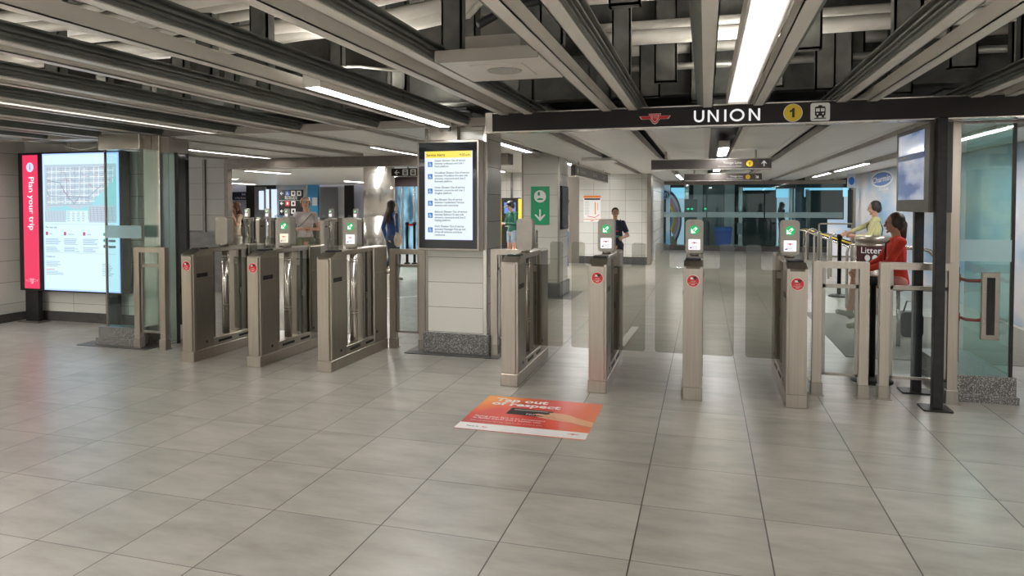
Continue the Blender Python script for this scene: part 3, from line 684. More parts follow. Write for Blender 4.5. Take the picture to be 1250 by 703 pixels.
for al in AL:
    wheelchair(a, x0+.052, z-.028, .052, E_BLUE, E_SW, 3, 'wheelchair_symbol')
    for k, s in enumerate(al): a.text('alert_text', BLACKP, s, x0+.10, z - k*.029, .0285, layer=3, bold=.0004, sx=.92)
    z -= .029*len(al) + .033 + (.004 if len(al) == 3 else 0)
a.done()

# ================================================================== trip planning light box
t = thing('map_light_box', 'large backlit system map beside a pink-red Plan your trip panel', 'light box', (-7.9, 6.95, 0))
KX0, KX1, KZ0, KZ1, KY = -8.745, -7.05, .425, 2.24, 6.88
obj('case', bx(KX0, KX1, KY, 7.02, KZ0, KZ1, bev=.006), BLACK, t)
obj('support_leg', bx(-8.72, -8.5, 6.93, 6.99, 0.012, KZ0+.01), BLACK, t)
obj('foot_plate', bx(-8.77, -8.42, 6.86, 7.04, 0.0, .012), STEEL_D, t)
obj('support_leg', bx(-7.4, -7.2, 6.95, 7.0, 0.012, KZ0+.01), BLACK, t)
a = Art((0, KY, 0), FRONT, t)
a.rect('red_panel', E_RED, -8.665, -8.405, KZ0+.03, KZ1-.03, 1)
a.disc('info_badge', em('badge_pale', (.55, .75, 1), .9), -8.535, 2.05, .062, 2); a.text('info_letter', E_RED, 'i', -8.535, 2.02, .11, 'CENTER', 3, .003)
a.text('panel_title', E_WTXT, 'Plan your trip', -8.56, 1.93, .128, 'LEFT', 2, .0012, -math.pi/2)
ttc_logo(a, -8.535, .56, .19, E_RED, E_WTXT, 2, 'panel_emblem')
x0, x1, z0, z1 = -8.325, -7.085, KZ0+.02, KZ1-.02
E_BLU = em('map_edge_glow', (.35, .5, 1.0), 1.3)
a.rect('map_surround', E_BLU, x0, x1, z0, z1, 1); a.rect('map_sheet', E_WHITE, x0+.02, x1-.02, z0+.02, z1-.02, 2)
WL, HL = x1-x0-.08, z1-z0
def K(u, v): return (x0+.04+u*WL, z1-.04-v*(HL-.08))
LAKE = em('map_lake', (.36, .76, .84), .8); LANDM = em('map_land', (.58, .72, .84), .75); INK = mat('map_ink', (.10, .14, .2), .6); INKR = em('map_red', (.62, .12, .22), .7); INKG = em('map_grey', (.30, .40, .52), .8); INKW = em('map_street', (.92, .97, 1), 1.1)
a.poly('map_lake', LAKE, [K(0, .06), K(1, .06), K(1, .48), K(0, .48)], 3)
a.poly('map_land', LANDM, [K(0, .06), K(1, .06), K(1, .15), K(.93, .20), K(.85, .26), K(.74, .30), K(.62, .37), K(.5, .40), K(.38, .395), K(.3, .37), K(.22, .385), K(.1, .385), K(.0, .42)], 4)
a.rect('map_margin', E_WHITE, x0+.02, x1-.02, K(0, .055)[1], z1-.02, 4)
for i in range(15):
    u = .03 + i*.066; vb = .36 if u < .6 else .36-(u-.6)*.45
    a.seg('map_streets', INKW if i % 3 else INKG, K(u+.01, .08), K(u, vb), .006, 5)
for i in range(13):
    v = .085 + i*.023; ue = .97 if v < .15 else .97-(v-.15)*1.4
    a.seg('map_streets', INKW if i % 2 else INKG, K(.03, v+.008), K(ue, v), .005, 5)
for (p, q) in (((.06, .30), (.62, .31)), ((.30, .12), (.33, .30)), ((.33, .30), (.42, .36)), ((.42, .36), (.50, .30)), ((.50, .30), (.52, .1)), ((.03, .25), (.06, .30)), ((.62, .31), (.8, .22)), ((.05, .18), (.22, .20)), ((.22, .20), (.36, .34))):
    a.seg('map_routes', INKG, K(*p), K(*q), .010, 6)
random.seed(3)
for i in range(90):
    u, v = random.random()*.92+.03, random.random()*.27+.08
    if u > .6 and v > .34-(u-.6)*.42: continue
    a.seg('map_routes_red', INKR, K(u, v), K(u+random.choice((0, .05)), v+random.choice((.0, .02))), .004, 6.5) if i % 2 else a.rect('map_marks', INKG, K(u, 0)[0], K(u, 0)[0]+.03, K(0, v)[1], K(0, v)[1]+.006, 6.5)
a.text('map_title', INK, 'System Map', *K(0, .033), .034, layer=3, bold=.0005)
a.rect('inset_map', LANDM, *(K(0, 0)[0], K(.30, 0)[0]), K(0, .50)[1], K(0, .41)[1], 7); a.rect('inset_map', LANDM, K(.62, 0)[0], K(1, 0)[0], K(0, .50)[1], K(0, .37)[1], 7)
for i in range(7):
    a.seg('inset_streets', INKG, K(.01+i*.042, .42), K(.02+i*.042, .49), .004, 8); a.seg('inset_streets', INKR, K(.64+i*.05, .385), K(.65+i*.05, .49), .004, 8); a.seg('inset_streets', INKG, K(.63, .385+i*.016), K(.99, .39+i*.015), .004, 8)
a.rect('legend', E_WHITE, K(.31, 0)[0], K(.61, 0)[0], K(0, .50)[1], K(0, .41)[1], 7)
for c in range(4): bars(a, 'legend_text', INKG, K(.32+c*.07, 0)[0], K(0, .42)[1], .05, 8, .016, .006, 8)
a.text('section_title', INK, 'Plan your trip', *K(0, .545), .034, layer=3, bold=.0005)
for u, s in ((0, 'Web'), (.26, 'Telephone'), (.53, 'Mobile')):
    xx = K(u, 0)[0]; a.rrect('section_icon', INKR, xx, xx+.042, K(0, .60)[1], K(0, .60)[1]+.045, .006, 3); a.text('section_title', INK, s, xx+.06, K(0, .595)[1], .026, layer=3)
    bars(a, 'body_text', INKG, xx, K(0, .625)[1], .26, 5, .017, .007, 3, .4); bars(a, 'body_text', INKG, xx, K(0, .69)[1], .26, 4, .017, .007, 3, .4)
for v in (.60, .645, .69):
    a.rrect('section_badge', em('badge_green', (.03, .42, .36), .8) if v < .68 else INK, K(.81, 0)[0], K(.86, 0)[0], K(0, v)[1], K(0, v)[1]+.04, .018, 3); a.rrect('section_badge_dark', INK, K(.88, 0)[0], K(.98, 0)[0], K(0, v)[1], K(0, v)[1]+.03, .01, 3)
a.seg('rule', INKG, K(0, .515), K(.98, .515), .003, 3); a.seg('rule', INKG, K(0, .735), K(.98, .735), .003, 3)
a.text('section_title', INK, 'Contact us', *K(0, .77), .034, layer=3, bold=.0005)
bars(a, 'body_text', INKG, K(0, 0)[0], K(0, .80)[1], .25, 4, .019, .007, 3, .4); bars(a, 'body_text_red', INKR, K(0, 0)[0], K(0, .86)[1], .18, 1, .019, .007, 3, .4); bars(a, 'body_text', INKG, K(0, 0)[0], K(0, .875)[1], .30, 3, .019, .007, 3, .4)
bars(a, 'body_text', INKG, K(.79, 0)[0], K(0, .81)[1], .2, 7, .024, .007, 3, .4)
a.done()
pts = [(-7.95, 6.95, 2.26), (-8.0, 6.93, 2.33), (-7.9, 6.9, 2.30), (-7.7, 6.9, 2.262), (-7.4, 6.92, 2.30), (-7.35, 6.95, 2.36)]
tag(obj('cable', tube(new(), pts, .008, 6), COND, None, True), 'loose white cable curling above the map light box', 'cable')

# ================================================================== left glass screen
t = thing('glass_screen', 'glass screen on a granite plinth with polished steel column, left of the gates', 'glass screen', (-6.15, 6.1, 0))
bm = new(); box(bm, -6.53, -5.98, 5.99, 6.165, 0.0, .075, bev=.004); box(bm, -6.51, -5.98, 6.01, 6.165, .07, .20, bev=.004); obj('plinth', bm, GRAN, t)
obj('steel_column', bx(-6.02, -5.80, 6.17, 6.43, 0, 2.33, bev=.006), STEEL_L, t)
obj('header', bx(-6.46, -5.90, 6.0, 6.165, 2.165, 2.33, bev=.004), STEEL_L, t)
obj('header', bx(-5.81, -5.70, 6.2, 6.5, 2.14, 2.30, bev=.004), STEEL_D, t)
gp = obj('glass_pane', bx(-6.43, -5.93, 6.055, 6.067, .20, 2.165), GLASSG, t); obj('edge_strip', bx(-6.437, -6.42, 6.05, 6.072, .2, 2.165), STEEL_D, gp)
obj('frosted_band', bx(-6.42, -5.935, 6.046, 6.0545, 1.19, 1.33), FROST, gp)
g2 = obj('glass_pane', bx(-5.80, -5.705, 6.30, 6.312, .02, 2.14), GLASSG, t); obj('edge_strip', bx(-5.705, -5.685, 6.29, 6.325, 0, 2.14), BLACK, g2)
tag(obj('floor_mat', prism(new(), rr(-6.72, -5.75, 5.9, 6.5, .03), 0, .005, 'XY'), GRAN2), 'dark floor plate under the left granite plinth', 'floor plate')

# ================================================================== right glass screen and posts
t = thing('glass_screen', 'tall glass screen on a granite plinth at the right edge with a steel column', 'glass screen', (2.15, 6.2, 0))
bm = new(); box(bm, 1.93, 2.36, 6.11, 7.2, 0, .06, bev=.004); box(bm, 1.935, 2.345, 6.13, 7.18, .055, .21, bev=.004); obj('plinth', bm, GRAN, t)
obj('steel_column', bx(1.862, 1.93, 6.10, 6.24, 0, 2.215, bev=.004), STEEL, t)
g = obj('glass_pane', bx(1.93, 2.30, 6.145, 6.157, .21, 2.19), GLASSG, t); obj('edge_strip', bx(2.296, 2.318, 6.14, 6.165, .21, 2.215), BLACK, g)
obj('frosted_band', bx(1.935, 2.295, 6.136, 6.1445, 1.115, 1.285), FROST, g)
g = obj('glass_pane', bx(2.302, 2.312, 6.17, 7.15, .21, 2.19), GLASSG, t)
obj('header', bx(1.93, 2.6, 6.13, 6.18, 2.19, 2.215), STEEL_L, t)
bm = new(); box(bm, 2.09, 2.215, 6.115, 6.136, .50, 1.03, bev=.003, seg=1); pl = obj('hinge_plate', bm, STEEL_D, t)
obj('cover', bx(2.125, 2.18, 6.108, 6.115, .54, .99), BLACKG, pl)
bm = new()
for z in (.525, .65, .88, 1.005):
    for x in (2.105, 2.2): lathe(bm, [(.007, 0), (.007, .004)], 0, 0, 8) if False else box(bm, x-.005, x+.005, 6.107, 6.115, z-.005, z+.005)
obj('bolt', bm, STEEL_L, pl)
t = thing('swing_gate_post', 'dark post with two red arms behind the right glass screen', 'gate post', (2.05, 6.6, 0))
obj('post', bx(2.02, 2.10, 6.62, 6.72, .21, 1.03, bev=.004), BLACK, t)
for z in (.93, .60):
    bm = new(); tube(bm, [(2.07, 6.62, z+.01), (2.13, 6.55, z-.01), (2.20, 6.5, z-.005), (2.25, 6.48, z+.015)], .014, 8); box(bm, 2.055, 2.10, 6.60, 6.64, z-.03, z+.04); obj('arm', bm, mat('red_arm', (.45, .02, .02), .4) if 'red_arm' not in bpy.data.materials else bpy.data.materials['red_arm'], t)

# ================================================================== information display on black posts
t = thing('information_display', 'double-sided grey display hung on two black posts in front of the glass', 'display', (1.72, 6.2, 0))
bm = new(); box(bm, 1.675, 1.745, 5.80, 5.87, .014, 2.215, bev=.004); box(bm, 1.69, 1.73, 5.87, 5.885, .3, 2.2); pf = obj('post', bm, BLACK, t)
obj('foot_plate', prism(new(), rr(1.60, 1.80, 5.74, 5.93, .015), 0, .014, 'XY'), BLACK, pf)
bm = new(); box(bm, 1.665, 1.735, 6.30, 6.36, .014, 2.2, bev=.004); pr = obj('post', bm, BLACK, t)
obj('foot_plate', prism(new(), rr(1.58, 1.81, 6.24, 6.42, .015), 0, .014, 'XY'), BLACK, pr)
obj('housing', bx(1.645, 1.80, 5.88, 6.80, 1.50, 2.19, bev=.006), noisy('display_grey', (.095, .09, .075), (.115, .108, .09), 10, .4, .4), t)
obj('end_cover', bx(1.745, 1.80, 5.87, 5.885, 1.50, 2.19), DARK, t)
def display_mat():  # the screen's blue-white reflection is put into this dim glowing image
    m = mat('display_picture_reflection', (.2, .25, .35), .12); g = N(m, 'ShaderNodeNewGeometry'); mp = N(m, 'ShaderNodeMapping'); mp.inputs['Scale'].default_value = (1, .9, 3.2); mp.inputs['Rotation'].default_value = (R(-12), 0, 0); L(m, g.outputs['Position'], mp.inputs[0])
    n = N(m, 'ShaderNodeTexNoise'); n.inputs['Scale'].default_value = 1.6; n.inputs['Detail'].default_value = 3; L(m, mp.outputs[0], n.inputs['Vector'])
    cr = N(m, 'ShaderNodeValToRGB'); e = cr.color_ramp.elements; e[0].position = .42; e[0].color = (.05, .10, .24, 1); e[1].position = .6; e[1].color = (.36, .38, .45, 1); k = e.new(.5); k.color = (.22, .27, .38, 1)
    L(m, n.outputs[0], cr.inputs[0]); L(m, cr.outputs[0], P(m).inputs['Emission Color']); P(m).inputs['Emission Strength'].default_value = .8; P(m).inputs['Base Color'].default_value = (.02, .02, .02, 1); return m
obj('picture', bx(1.641, 1.645, 6.0, 6.72, 1.60, 2.15), display_mat(), t)
a = Art((1.641, 6.72, 0), FACE_NX, t); a.rect('picture_bar', BLUE, .0, .72, 1.93, 1.98, 1); bars(a, 'picture_text', GREYP, .05, 1.965, .25, 1, .03, .016, 2); a.done()

# ================================================================== floor poster
def grad_mat():
    m = mat('poster_gradient', (.7, .05, .02), .32); g = N(m, 'ShaderNodeNewGeometry'); s_ = N(m, 'ShaderNodeSeparateXYZ'); L(m, g.outputs['Position'], s_.inputs[0])
    u = mth(m, 'DIVIDE', mth(m, 'ADD', s_.outputs['X'], 1.68), .93); v = mth(m, 'DIVIDE', mth(m, 'SUBTRACT', s_.outputs['Y'], 4.45), .82)
    # orange towards the upper left and the right edge, deep red at the lower left
    a1 = mth(m, 'SUBTRACT', mth(m, 'SUBTRACT', v, .35), mth(m, 'MULTIPLY', u, 1.1)); a1 = mth(m, 'MAXIMUM', a1, 0.0)
    a2 = mth(m, 'MAXIMUM', mth(m, 'SUBTRACT', mth(m, 'MULTIPLY', u, .9), .55), 0.0)
    o = mth(m, 'MINIMUM', mth(m, 'ADD', mth(m, 'MULTIPLY', a1, 2.2), a2), 1.0)
    mx = N(m, 'ShaderNodeMixRGB'); mx.inputs[1].default_value = (.68, .035, .022, 1); mx.inputs[2].default_value = (.90, .33, .03, 1); L(m, o, mx.inputs[0])
    dk = mth(m, 'MAXIMUM', mth(m, 'SUBTRACT', .55, mth(m, 'ADD', v, mth(m, 'MULTIPLY', u, .9))), 0.0)
    m2 = N(m, 'ShaderNodeMixRGB'); m2.inputs[2].default_value = (.28, .03, .04, 1); L(m, mth(m, 'MULTIPLY', dk, 1.4), m2.inputs[0]); L(m, mx.outputs[0], m2.inputs[1])
    L(m, m2.outputs[0], P(m).inputs['Base Color']); return m
t = thing('floor_poster', 'orange-red floor poster reading Tap out of respect with a hand holding a card', 'floor poster', (-1.2, 4.85, 0))
PX0, PX1, PY0, PY1 = -1.68, -.752, 4.425, 5.255
obj('sheet', bx(PX0, PX1, PY0, PY1, 0, .003), grad_mat(), t)
a = Art((PX0, PY0, .003), FLAT, t)
a.rect('white_strip', WHITE, 0, PX1-PX0, 0, .135, .4)
a.text('headline', WHITE, 'Tap out', .085, .70, .118, layer=.8, bold=.0042, sx=1.12); a.text('headline', WHITE, 'of respect', .085, .60, .118, layer=.8, bold=.0042, sx=1.12)
a.poly('card', BLACKP, [(.26, .40), (.60, .385), (.60, .535), (.27, .555)], .8); a.rect('card_stripe', GREYP, .30, .56, .505, .52, 1.1); a.text('card_name', WHITE, 'PRESTO', .41, .41, .045, layer=1.1)
SKIN1 = mat('printed_skin', (.75, .42, .25), .5); SKIN2 = mat('printed_skin_shade', (.55, .26, .14), .5)
a.poly('hand', SKIN1, [(.928, .36), (.928, .24), (.84, .27), (.77, .32), (.70, .33), (.63, .345), (.52, .372), (.50, .392), (.56, .402), (.49, .425), (.47, .445), (.50, .458), (.56, .45), (.585, .47), (.57, .50), (.61, .51), (.68, .50), (.74, .475), (.80, .43)], 1.2)
for p, q in (((.50, .394), (.64, .385)), ((.51, .428), (.64, .41)), ((.62, .375), (.70, .37))): a.seg('hand_crease', SKIN2, p, q, .006, 1.4)
a.poly('hand_crease', SKIN2, [(.928, .26), (.928, .24), (.84, .27), (.77, .32), (.84, .285)], 1.4)
for i, s in enumerate(('Paying your fare is an investment', 'in faster travel and a better city.')): a.text('body_text', WHITE, s, .055, .285-i*.042, .040, layer=.8, bold=.0006)
a.text('body_text', WHITE, 'Failure to pay your fare may result in a fine of $235 to $425.', .055, .185, .022, layer=.8)
a.text('strip_text', BLACKP, 'Fare is', .07, .055, .034, layer=.8, bold=.0004); a.text('strip_text_red', RED, 'fair', .185, .055, .034, layer=.8, bold=.0004)
ttc_logo(a, .83, .075, .085, RED, WHITE, .8, 'strip_emblem', False)
a.done()

# ================================================================== FAR RIGHT: platform glass, adverts, walls
struct('wall_right', bx(3.9, 4.1, 7.3, 20.5, 0, 2.36), SKYP, 'sky-blue advert wall with clouds along the right side').name = 'wall_side'
struct('trim_6', bx(3.86, 3.9, 20.3, 20.55, 0, 2.36), STEEL_D)
struct('wall_back', bx(1.9, 4.1, 24.6, 24.7, 2.3, 2.6), DARK)
t = thing('wall_advert', 'blue oval logo with red NEW tab above the woman in yellow', 'advert', (3.9, 16, 1.9))
a = Art((3.9, 18.5, 0), FACE_NX, t)
def charmin(a, cx, cy, s, m1=BLUE, m2=WHITE, kx=1.0):
    x_ = a.x; a.x = a.x*kx; cx = cx/kx
    a.disc('advert_oval', m2, cx, cy, .62*s, 1, 28, .5); a.disc('advert_oval_fill', m1, cx, cy, .56*s, 2, 28, .44)
    a.text('advert_name', m2, 'Charmin', cx, cy-.10*s, .30*s, 'CENTER', 3, .006*s, .06); a.rect('advert_tab', RED, cx-.60*s, cx-.2*s, cy+.33*s, cy+.52*s, 2); a.text('advert_tab_text', m2, 'NEW', cx-.40*s, cy+.365*s, .15*s, 'CENTER', 3, .004*s)
    a.text('advert_text', m2, 'Ultra Soft', cx+.1*s, cy-.42*s, .15*s, 'CENTER', 3, .003*s)
    a.x = x_
charmin(a, 1.1, 2.15, .62, kx=2.6); a.done()
# slim vertical sign at the wall end
t = thing('slim_sign_post', 'slim dark screen under a small blue sign at the end of the advert wall', 'sign', (3.8, 19.6, 0))
obj('post', bx(3.74, 3.80, 19.6, 19.7, 0, 2.5), STEEL_D, t)
obj('screen', bx(3.60, 3.72, 19.56, 19.6, .95, 1.95, bev=.005), BLACKG, t)
obj('plate', bx(3.58, 3.78, 19.55, 19.59, 2.0, 2.36), SKYP, t)
a = Art((3.58, 19.55, 0), FRONT, t); a.disc('mark', BLUE, .10, 2.18, .07, 1, 16, 1.5); a.done()

# wall with the poster and the man
struct('wall_side', bx(-3.22, -1.42, 17.9, 18.4, .0, 2.36), TILE_V)
struct('baseboard_side', bx(-3.22, -1.41, 17.88, 17.9, 0, .20), GRAN2)
struct('trim_7', bx(-1.44, -1.34, 17.85, 18.45, 0, 2.36), STEEL_D)
struct('wall_side', bx(-1.42, -1.36, 18.4, 23.8, 0, 2.36), TILE_V)
struct('wall_back', bx(-6.4, -3.95, 18.3, 18.4, 0, 2.6), TILE_V)
struct('door_2', bx(-3.95, -3.60, 18.0, 18.06, 0, 2.3), STEEL_D, 'steel door leaf behind the tiled pillar')
struct('door_3', bx(-3.56, -3.22, 17.9, 17.98, 0, 2.3), STEEL_D, 'narrow steel door left of the notice wall')
struct('trim_8', bx(-3.60, -3.56, 17.86, 18.1, 0, 2.36), TRIM)
t = thing('wall_notice', 'framed notice with an orange header and a white diagram on the tiled wall', 'notice', (-2.87, 17.89, 1.45))
obj('board', bx(-3.10, -2.64, 17.87, 17.895, 1.10, 1.80), WHITE, t)
a = Art((0, 17.87, 0), FRONT, t); OR = mat('orange_print', (.75, .22, .03), .5)
a.rect('header', OR, -3.10, -2.64, 1.74, 1.80, 1); a.rect('title_bar', BLACKP, -3.08, -2.66, 1.685, 1.73, 1); a.rect('footer', OR, -3.10, -2.64, 1.165, 1.18, 1)
bars(a, 'text_lines', GREYP, -3.07, 1.64, .14, 12, .03, .01, 1); a.seg('diagram', OR, (-2.79, 1.30), (-2.79, 1.62), .025, 1); a.seg('diagram', RED, (-3.0, 1.26), (-2.8, 1.22), .015, 1); a.seg('diagram', RED, (-2.8, 1.22), (-2.68, 1.30), .015, 1); a.seg('diagram', RED, (-2.72, 1.42), (-2.72, 1.6), .012, 1)
ttc_logo(a, -2.87, 1.135, .10, RED, WHITE, 1, 'emblem', False); a.done()
t = thing('door_tag_light', 'round white light glowing purple beside the tiled pillar top', 'light', (-3.7, 17, 2.2))
bm = new(); prism(bm, [(-3.78 + .22*math.cos(R(k*20)), 2.14 + .24*math.sin(R(k*20))) for k in range(18)], 16.9, 16.96, 'XZ'); obj('rim', bm, em('rim_white', (1, .96, 1), 1.1), t)
bm = new(); prism(bm, [(-3.80 + .17*math.cos(R(k*20)), 2.14 + .18*math.sin(R(k*20))) for k in range(18)], 16.88, 16.90, 'XZ'); obj('face', bm, mat('purple', (.12, .03, .10), .4), t)
obj('hanging_rod', bx(-3.79, -3.77, 16.92, 16.94, 2.36, 2.44), STEEL_D, t)

# tiled pillar with the green panel
t = thing('tiled_pillar', 'tiled pillar with dark foot carrying the green tap-card panel', 'pillar', (-2.75, 11.4, 0))
obj('shaft', bx(-3.0, -2.37, 11.25, 12.0, .22, 2.46), tile_mat('pillar_tile', (.64, .62, .565), -2.99, .28, 9, .36, 'X', False), t)
obj('corner_strip', bx(-2.39, -2.355, 11.235, 11.27, .22, 2.46), STEEL_D, t); obj('corner_strip', bx(-3.02, -2.995, 11.235, 11.27, .22, 2.46), STEEL_D, t)
obj('foot', bx(-3.02, -2.34, 11.2, 12.05, 0.004, .23, bev=.005), GRAN2, t)
tag(obj('floor_mat', prism(new(), rr(-3.2, -2.1, 11.0, 12.1, .03), 0, .005, 'XY'), GRAN2), 'dark floor plate under the pillar with the green panel', 'floor plate')
t = thing('tap_card_panel', 'green panel with a round tap-card symbol and white down arrow on the pillar', 'sign', (-2.7, 11.24, 1.2))
obj('board', bx(-2.855, -2.535, 11.235, 11.249, 1.22, 1.87), GREEN, t)
a = Art((0, 11.235, 0), FRONT, t)
a.disc('symbol_disc', WHITE, -2.695, 1.70, .105, 1); a.rrect('symbol', GREEN, -2.735, -2.695, 1.715, 1.775, .006, 2); a.poly('symbol', GREEN, [(-2.75, 1.655), (-2.70, 1.675), (-2.63, 1.66), (-2.65, 1.64), (-2.74, 1.638)], 2)
arrow(a, 'arrow', WHITE, -2.695, 1.38, .20, -math.pi/2, 1, .14); a.done()
t = thing('pillar_screen', 'tall narrow dark screen on the right side of the tiled pillar', 'screen', (-2.36, 11.6, 1.5))
obj('housing', bx(-2.37, -2.33, 11.32, 11.88, 1.14, 1.88, bev=.004), BLACK, t); obj('face', bx(-2.33, -2.327, 11.36, 11.84, 1.18, 1.84), mat('dim_screen', (.06, .08, .08), .2), t)
t = thing('card_reader_post', 'small steel card top-up stand beside the tiled pillar', 'card reader', (-3.0, 9.9, 0))
obj('stand', bx(-2.60, -2.44, 9.9, 10.05, 0, .98, bev=.01), STEEL, t); obj('head', bx(-2.61, -2.43, 9.86, 10.0, .98, 1.18, bev=.01), STEEL_L, t); obj('reader_face', bx(-2.585, -2.455, 9.85, 9.86, 1.02, 1.14), BLACK, t)

# ticket machine and notice on the wall behind
p0 = aY(616, 250, 18.25)
t = thing('ticket_machine', 'yellow-edged blue and black ticket machine behind the person in green', 'ticket machine', (p0.x, 18.1, 0))
x = p0.x
obj('body', bx(x, x+.48, 17.95, 18.28, 0, 1.75, bev=.01), BLACK, t); obj('side_trim', bx(x-.05, x, 17.93, 18.28, .5, 1.72), YELLOW, t); obj('side_trim', bx(x+.48, x+.60, 17.93, 18.28, .5, 1.72), YELLOW, t)
obj('screen', bx(x+.08, x+.40, 17.935, 17.95, 1.32, 1.62), em('machine_screen', (.12, .25, .75), .8), t); obj('keypad', bx(x+.1, x+.38, 17.93, 17.95, .95, 1.18), STEEL_D, t)
tag(obj('wall_conduit', tube(new(), [(x+.2, 18.27, 1.75), (x+.2, 18.27, 2.55)], .03, 8), CONDG, None, True), 'thin vertical pipe rising above the ticket machine', 'pipe')
t = thing('wall_notice', 'small white text notice on the wall right of the ticket machine', 'notice', (x+.6, 18.28, 1.8)); obj('board', bx(x+.56, x+.95, 18.27, 18.298, 1.66, 1.98), WHITE, t)
a = Art((0, 18.27, 0), FRONT, t); bars(a, 'text_lines', BLACKP, x+.6, 1.94, .3, 6, .045, .018, 1); a.done()

# hanging signs
def hang_sign(x0, x1, y, z0, z1, label, s1, s2, ang, grp=None, m=SIGNBR):
    t = thing('hanging_sign', label, 'sign', ((x0+x1)/2, y, z0))
    obj('board', bx(x0, x1, y, y+.10, z0, z1, bev=.003, seg=1), m, t)
    bm = new(); box(bm, x0, x1, y-.004, y+.104, z1, z1+.012); box(bm, x0, x1, y-.004, y+.104, z0-.012, z0); obj('edge_trim', bm, STEEL_L, t)
    bm = new(); box(bm, x0+.2, x0+.23, y+.04, y+.06, z1, CZ+.02); box(bm, x1-.23, x1-.2, y+.04, y+.06, z1, CZ+.02); obj('hanger', bm, STEEL_D, t)
    a = Art((0, y, 0), FRONT, t); h = z1-z0; e = em('sign_white_'+label[:6], (.82, .80, .76), .5)
    xr = x1 - (x1-x0)*.24
    a.text('line_name', e, s1, xr, z0+.50*h, .34*h, 'RIGHT', 1, .0012, sx=1.2); a.text('line_direction', e, s2, xr, z0+.18*h, .22*h, 'RIGHT', 1, .0006, sx=1.25)
    c = x1-(x1-x0)*.175; a.disc('line_badge', YELLOW, c, z0+h/2, .34*h, 1, 24); a.text('line_badge_number', BLACKP, '1', c, z0+.33*h, .46*h, 'CENTER', 2, .001)
    arrow(a, 'arrow', e, x1-(x1-x0)*.06, z0+h/2, .6*h, ang, 1, .16); a.done()
hang_sign(-.79, .92, 10.5, 2.09, 2.23, 'larger dark hanging sign, Yonge Line Northbound to Finch with an up arrow', 'Yonge Line', 'Northbound to Finch', math.pi/2)
hang_sign(-.45, 1.165, 15.5, 2.09, 2.23, 'smaller dark hanging sign behind, Yonge Line with a diagonal down arrow', 'Yonge Line', 'Northbound to Finch', -math.pi/4)
t = thing('side_sign', 'dark sign seen edge-on beside the pillar top with three white inscriptions', 'sign', (-2.25, 14, 2.1))
obj('board', bx(-2.33, -2.25, 12.1, 16.4, 2.09, 2.27, bev=.003, seg=1), SIGNBR, t)
bm = new(); box(bm, -2.34, -2.24, 12.1, 16.4, 2.27, 2.285); box(bm, -2.34, -2.24, 12.1, 16.4, 2.075, 2.09); box(bm, -2.30, -2.27, 12.6, 12.63, 2.285, 2.38); box(bm, -2.30, -2.27, 15.8, 15.83, 2.285, 2.38); obj('edge_trim', bm, STEEL_L, t)
a = Art((-2.25, 0, 0), FACE_PX, t)
for y_, s in ((12.9, 'Elevator'), (14.4, 'Bus Bay'), (15.7, 'Exit')): a.text('lettering', GREYP, s, y_, 2.15, .10, 'CENTER', 1, .001, sx=1.7)
a.disc('exit_mark', WHITE, 12.35, 2.18, .045, 1, sy=1); a.done()
t = thing('ceiling_vent', 'flat white ceiling unit beside the dark edge-on sign', 'ceiling unit', (-1.9, 11.5, 2.3)); obj('unit', bx(-2.05, -1.5, 11.6, 12.2, 2.31, 2.36, bev=.006), PANEL, t)

# platform glass front
t = thing('platform_glass_screen', 'wide glass wall with a pale horizontal band in front of the dark lifts', 'glass wall', (1.2, 24, 0))
gx0, gx1 = -1.4, 4.35
bm = new(); box(bm, gx0, gx1, 24.0, 24.12, 0, .17); obj('sill', bm, GRAN2, t)
bm = new(); box(bm, gx0, gx1, 23.98, 24.14, 2.24, 2.36); obj('head_rail', bm, TRIM, t)
for i, (xa, xb) in enumerate(((-1.4, .05), (.05, 1.9), (1.9, 4.3))):
    g = obj('glass_pane', bx(xa+.02, xb-.02, 24.05, 24.07, .17, 2.24), FARGL, t)
    obj('frosted_band', bx(xa+.02, xb-.02, 24.03, 24.045, 1.13, 1.31), FROST, g)
bm = new()
struct('wall_back', bx(-2.5, 7, 28.0, 28.2, 0, 3.4), BLACK)
struct('ceiling', bx(-1.4, 7, 24.15, 28, 2.9, 3.0), DARK)
def farbox(name, label, cat, px0, px1, py0, py1, Y, dep, m, **k):
    p, q = aY(px0, py1, Y), aY(px1, py0, Y); z0 = max(0, p.z) if py1 < 303 else 0
    o = obj(name, bx(p.x, q.x, Y, Y+dep, z0, q.z, bev=.01, seg=1), m); return tag(o, label, cat, **k), p.x, q.x, z0, q.z
CYAN = em('platform_light_cyan', (.35, .75, .95), .8); PALE = em('platform_pale', (.55, .72, .80), .55); DKGL = mat('dark_green_glass', (.008, .022, .020), .35, spec=.2); GRN = mat('dark_green_panel', (.01, .06, .035), .35)
WPIL = mat('white_pillar', (.50, .56, .54), .4); GDOOR = mat('grey_glass_door', (.10, .15, .15), .2); BINB = mat('bin_blue', (.015, .09, .40), .45)
farbox('advert_board', 'blue advert board with an oval logo behind the glass at the left', 'advert', 786, 818, 224, 303, 26.5, .1, SKYPE)
p = aY(800, 243, 26.49); t = thing('advert_logo', 'oval blue logo sticker on the blue board behind the platform glass', 'advert', (p.x, 26.49, 2)); a = Art((p.x, 26.49, 0), FRONT, t); charmin(a, 0, 1.95, .9); a.done()
farbox('lift_door', 'dark green lift panel in front of the blue board behind the glass', 'panel', 797, 813, 243, 303, 26.0, .12, GRN)
farbox('light_opening', 'pale lit opening beside the rainbow stripes', 'opening', 819, 838, 229, 302, 27.6, .1, PALE)
farbox('light_box', 'cyan lit header behind the glass left of the white pillar', 'light', 819, 836, 229, 242, 27.3, .30, CYAN)
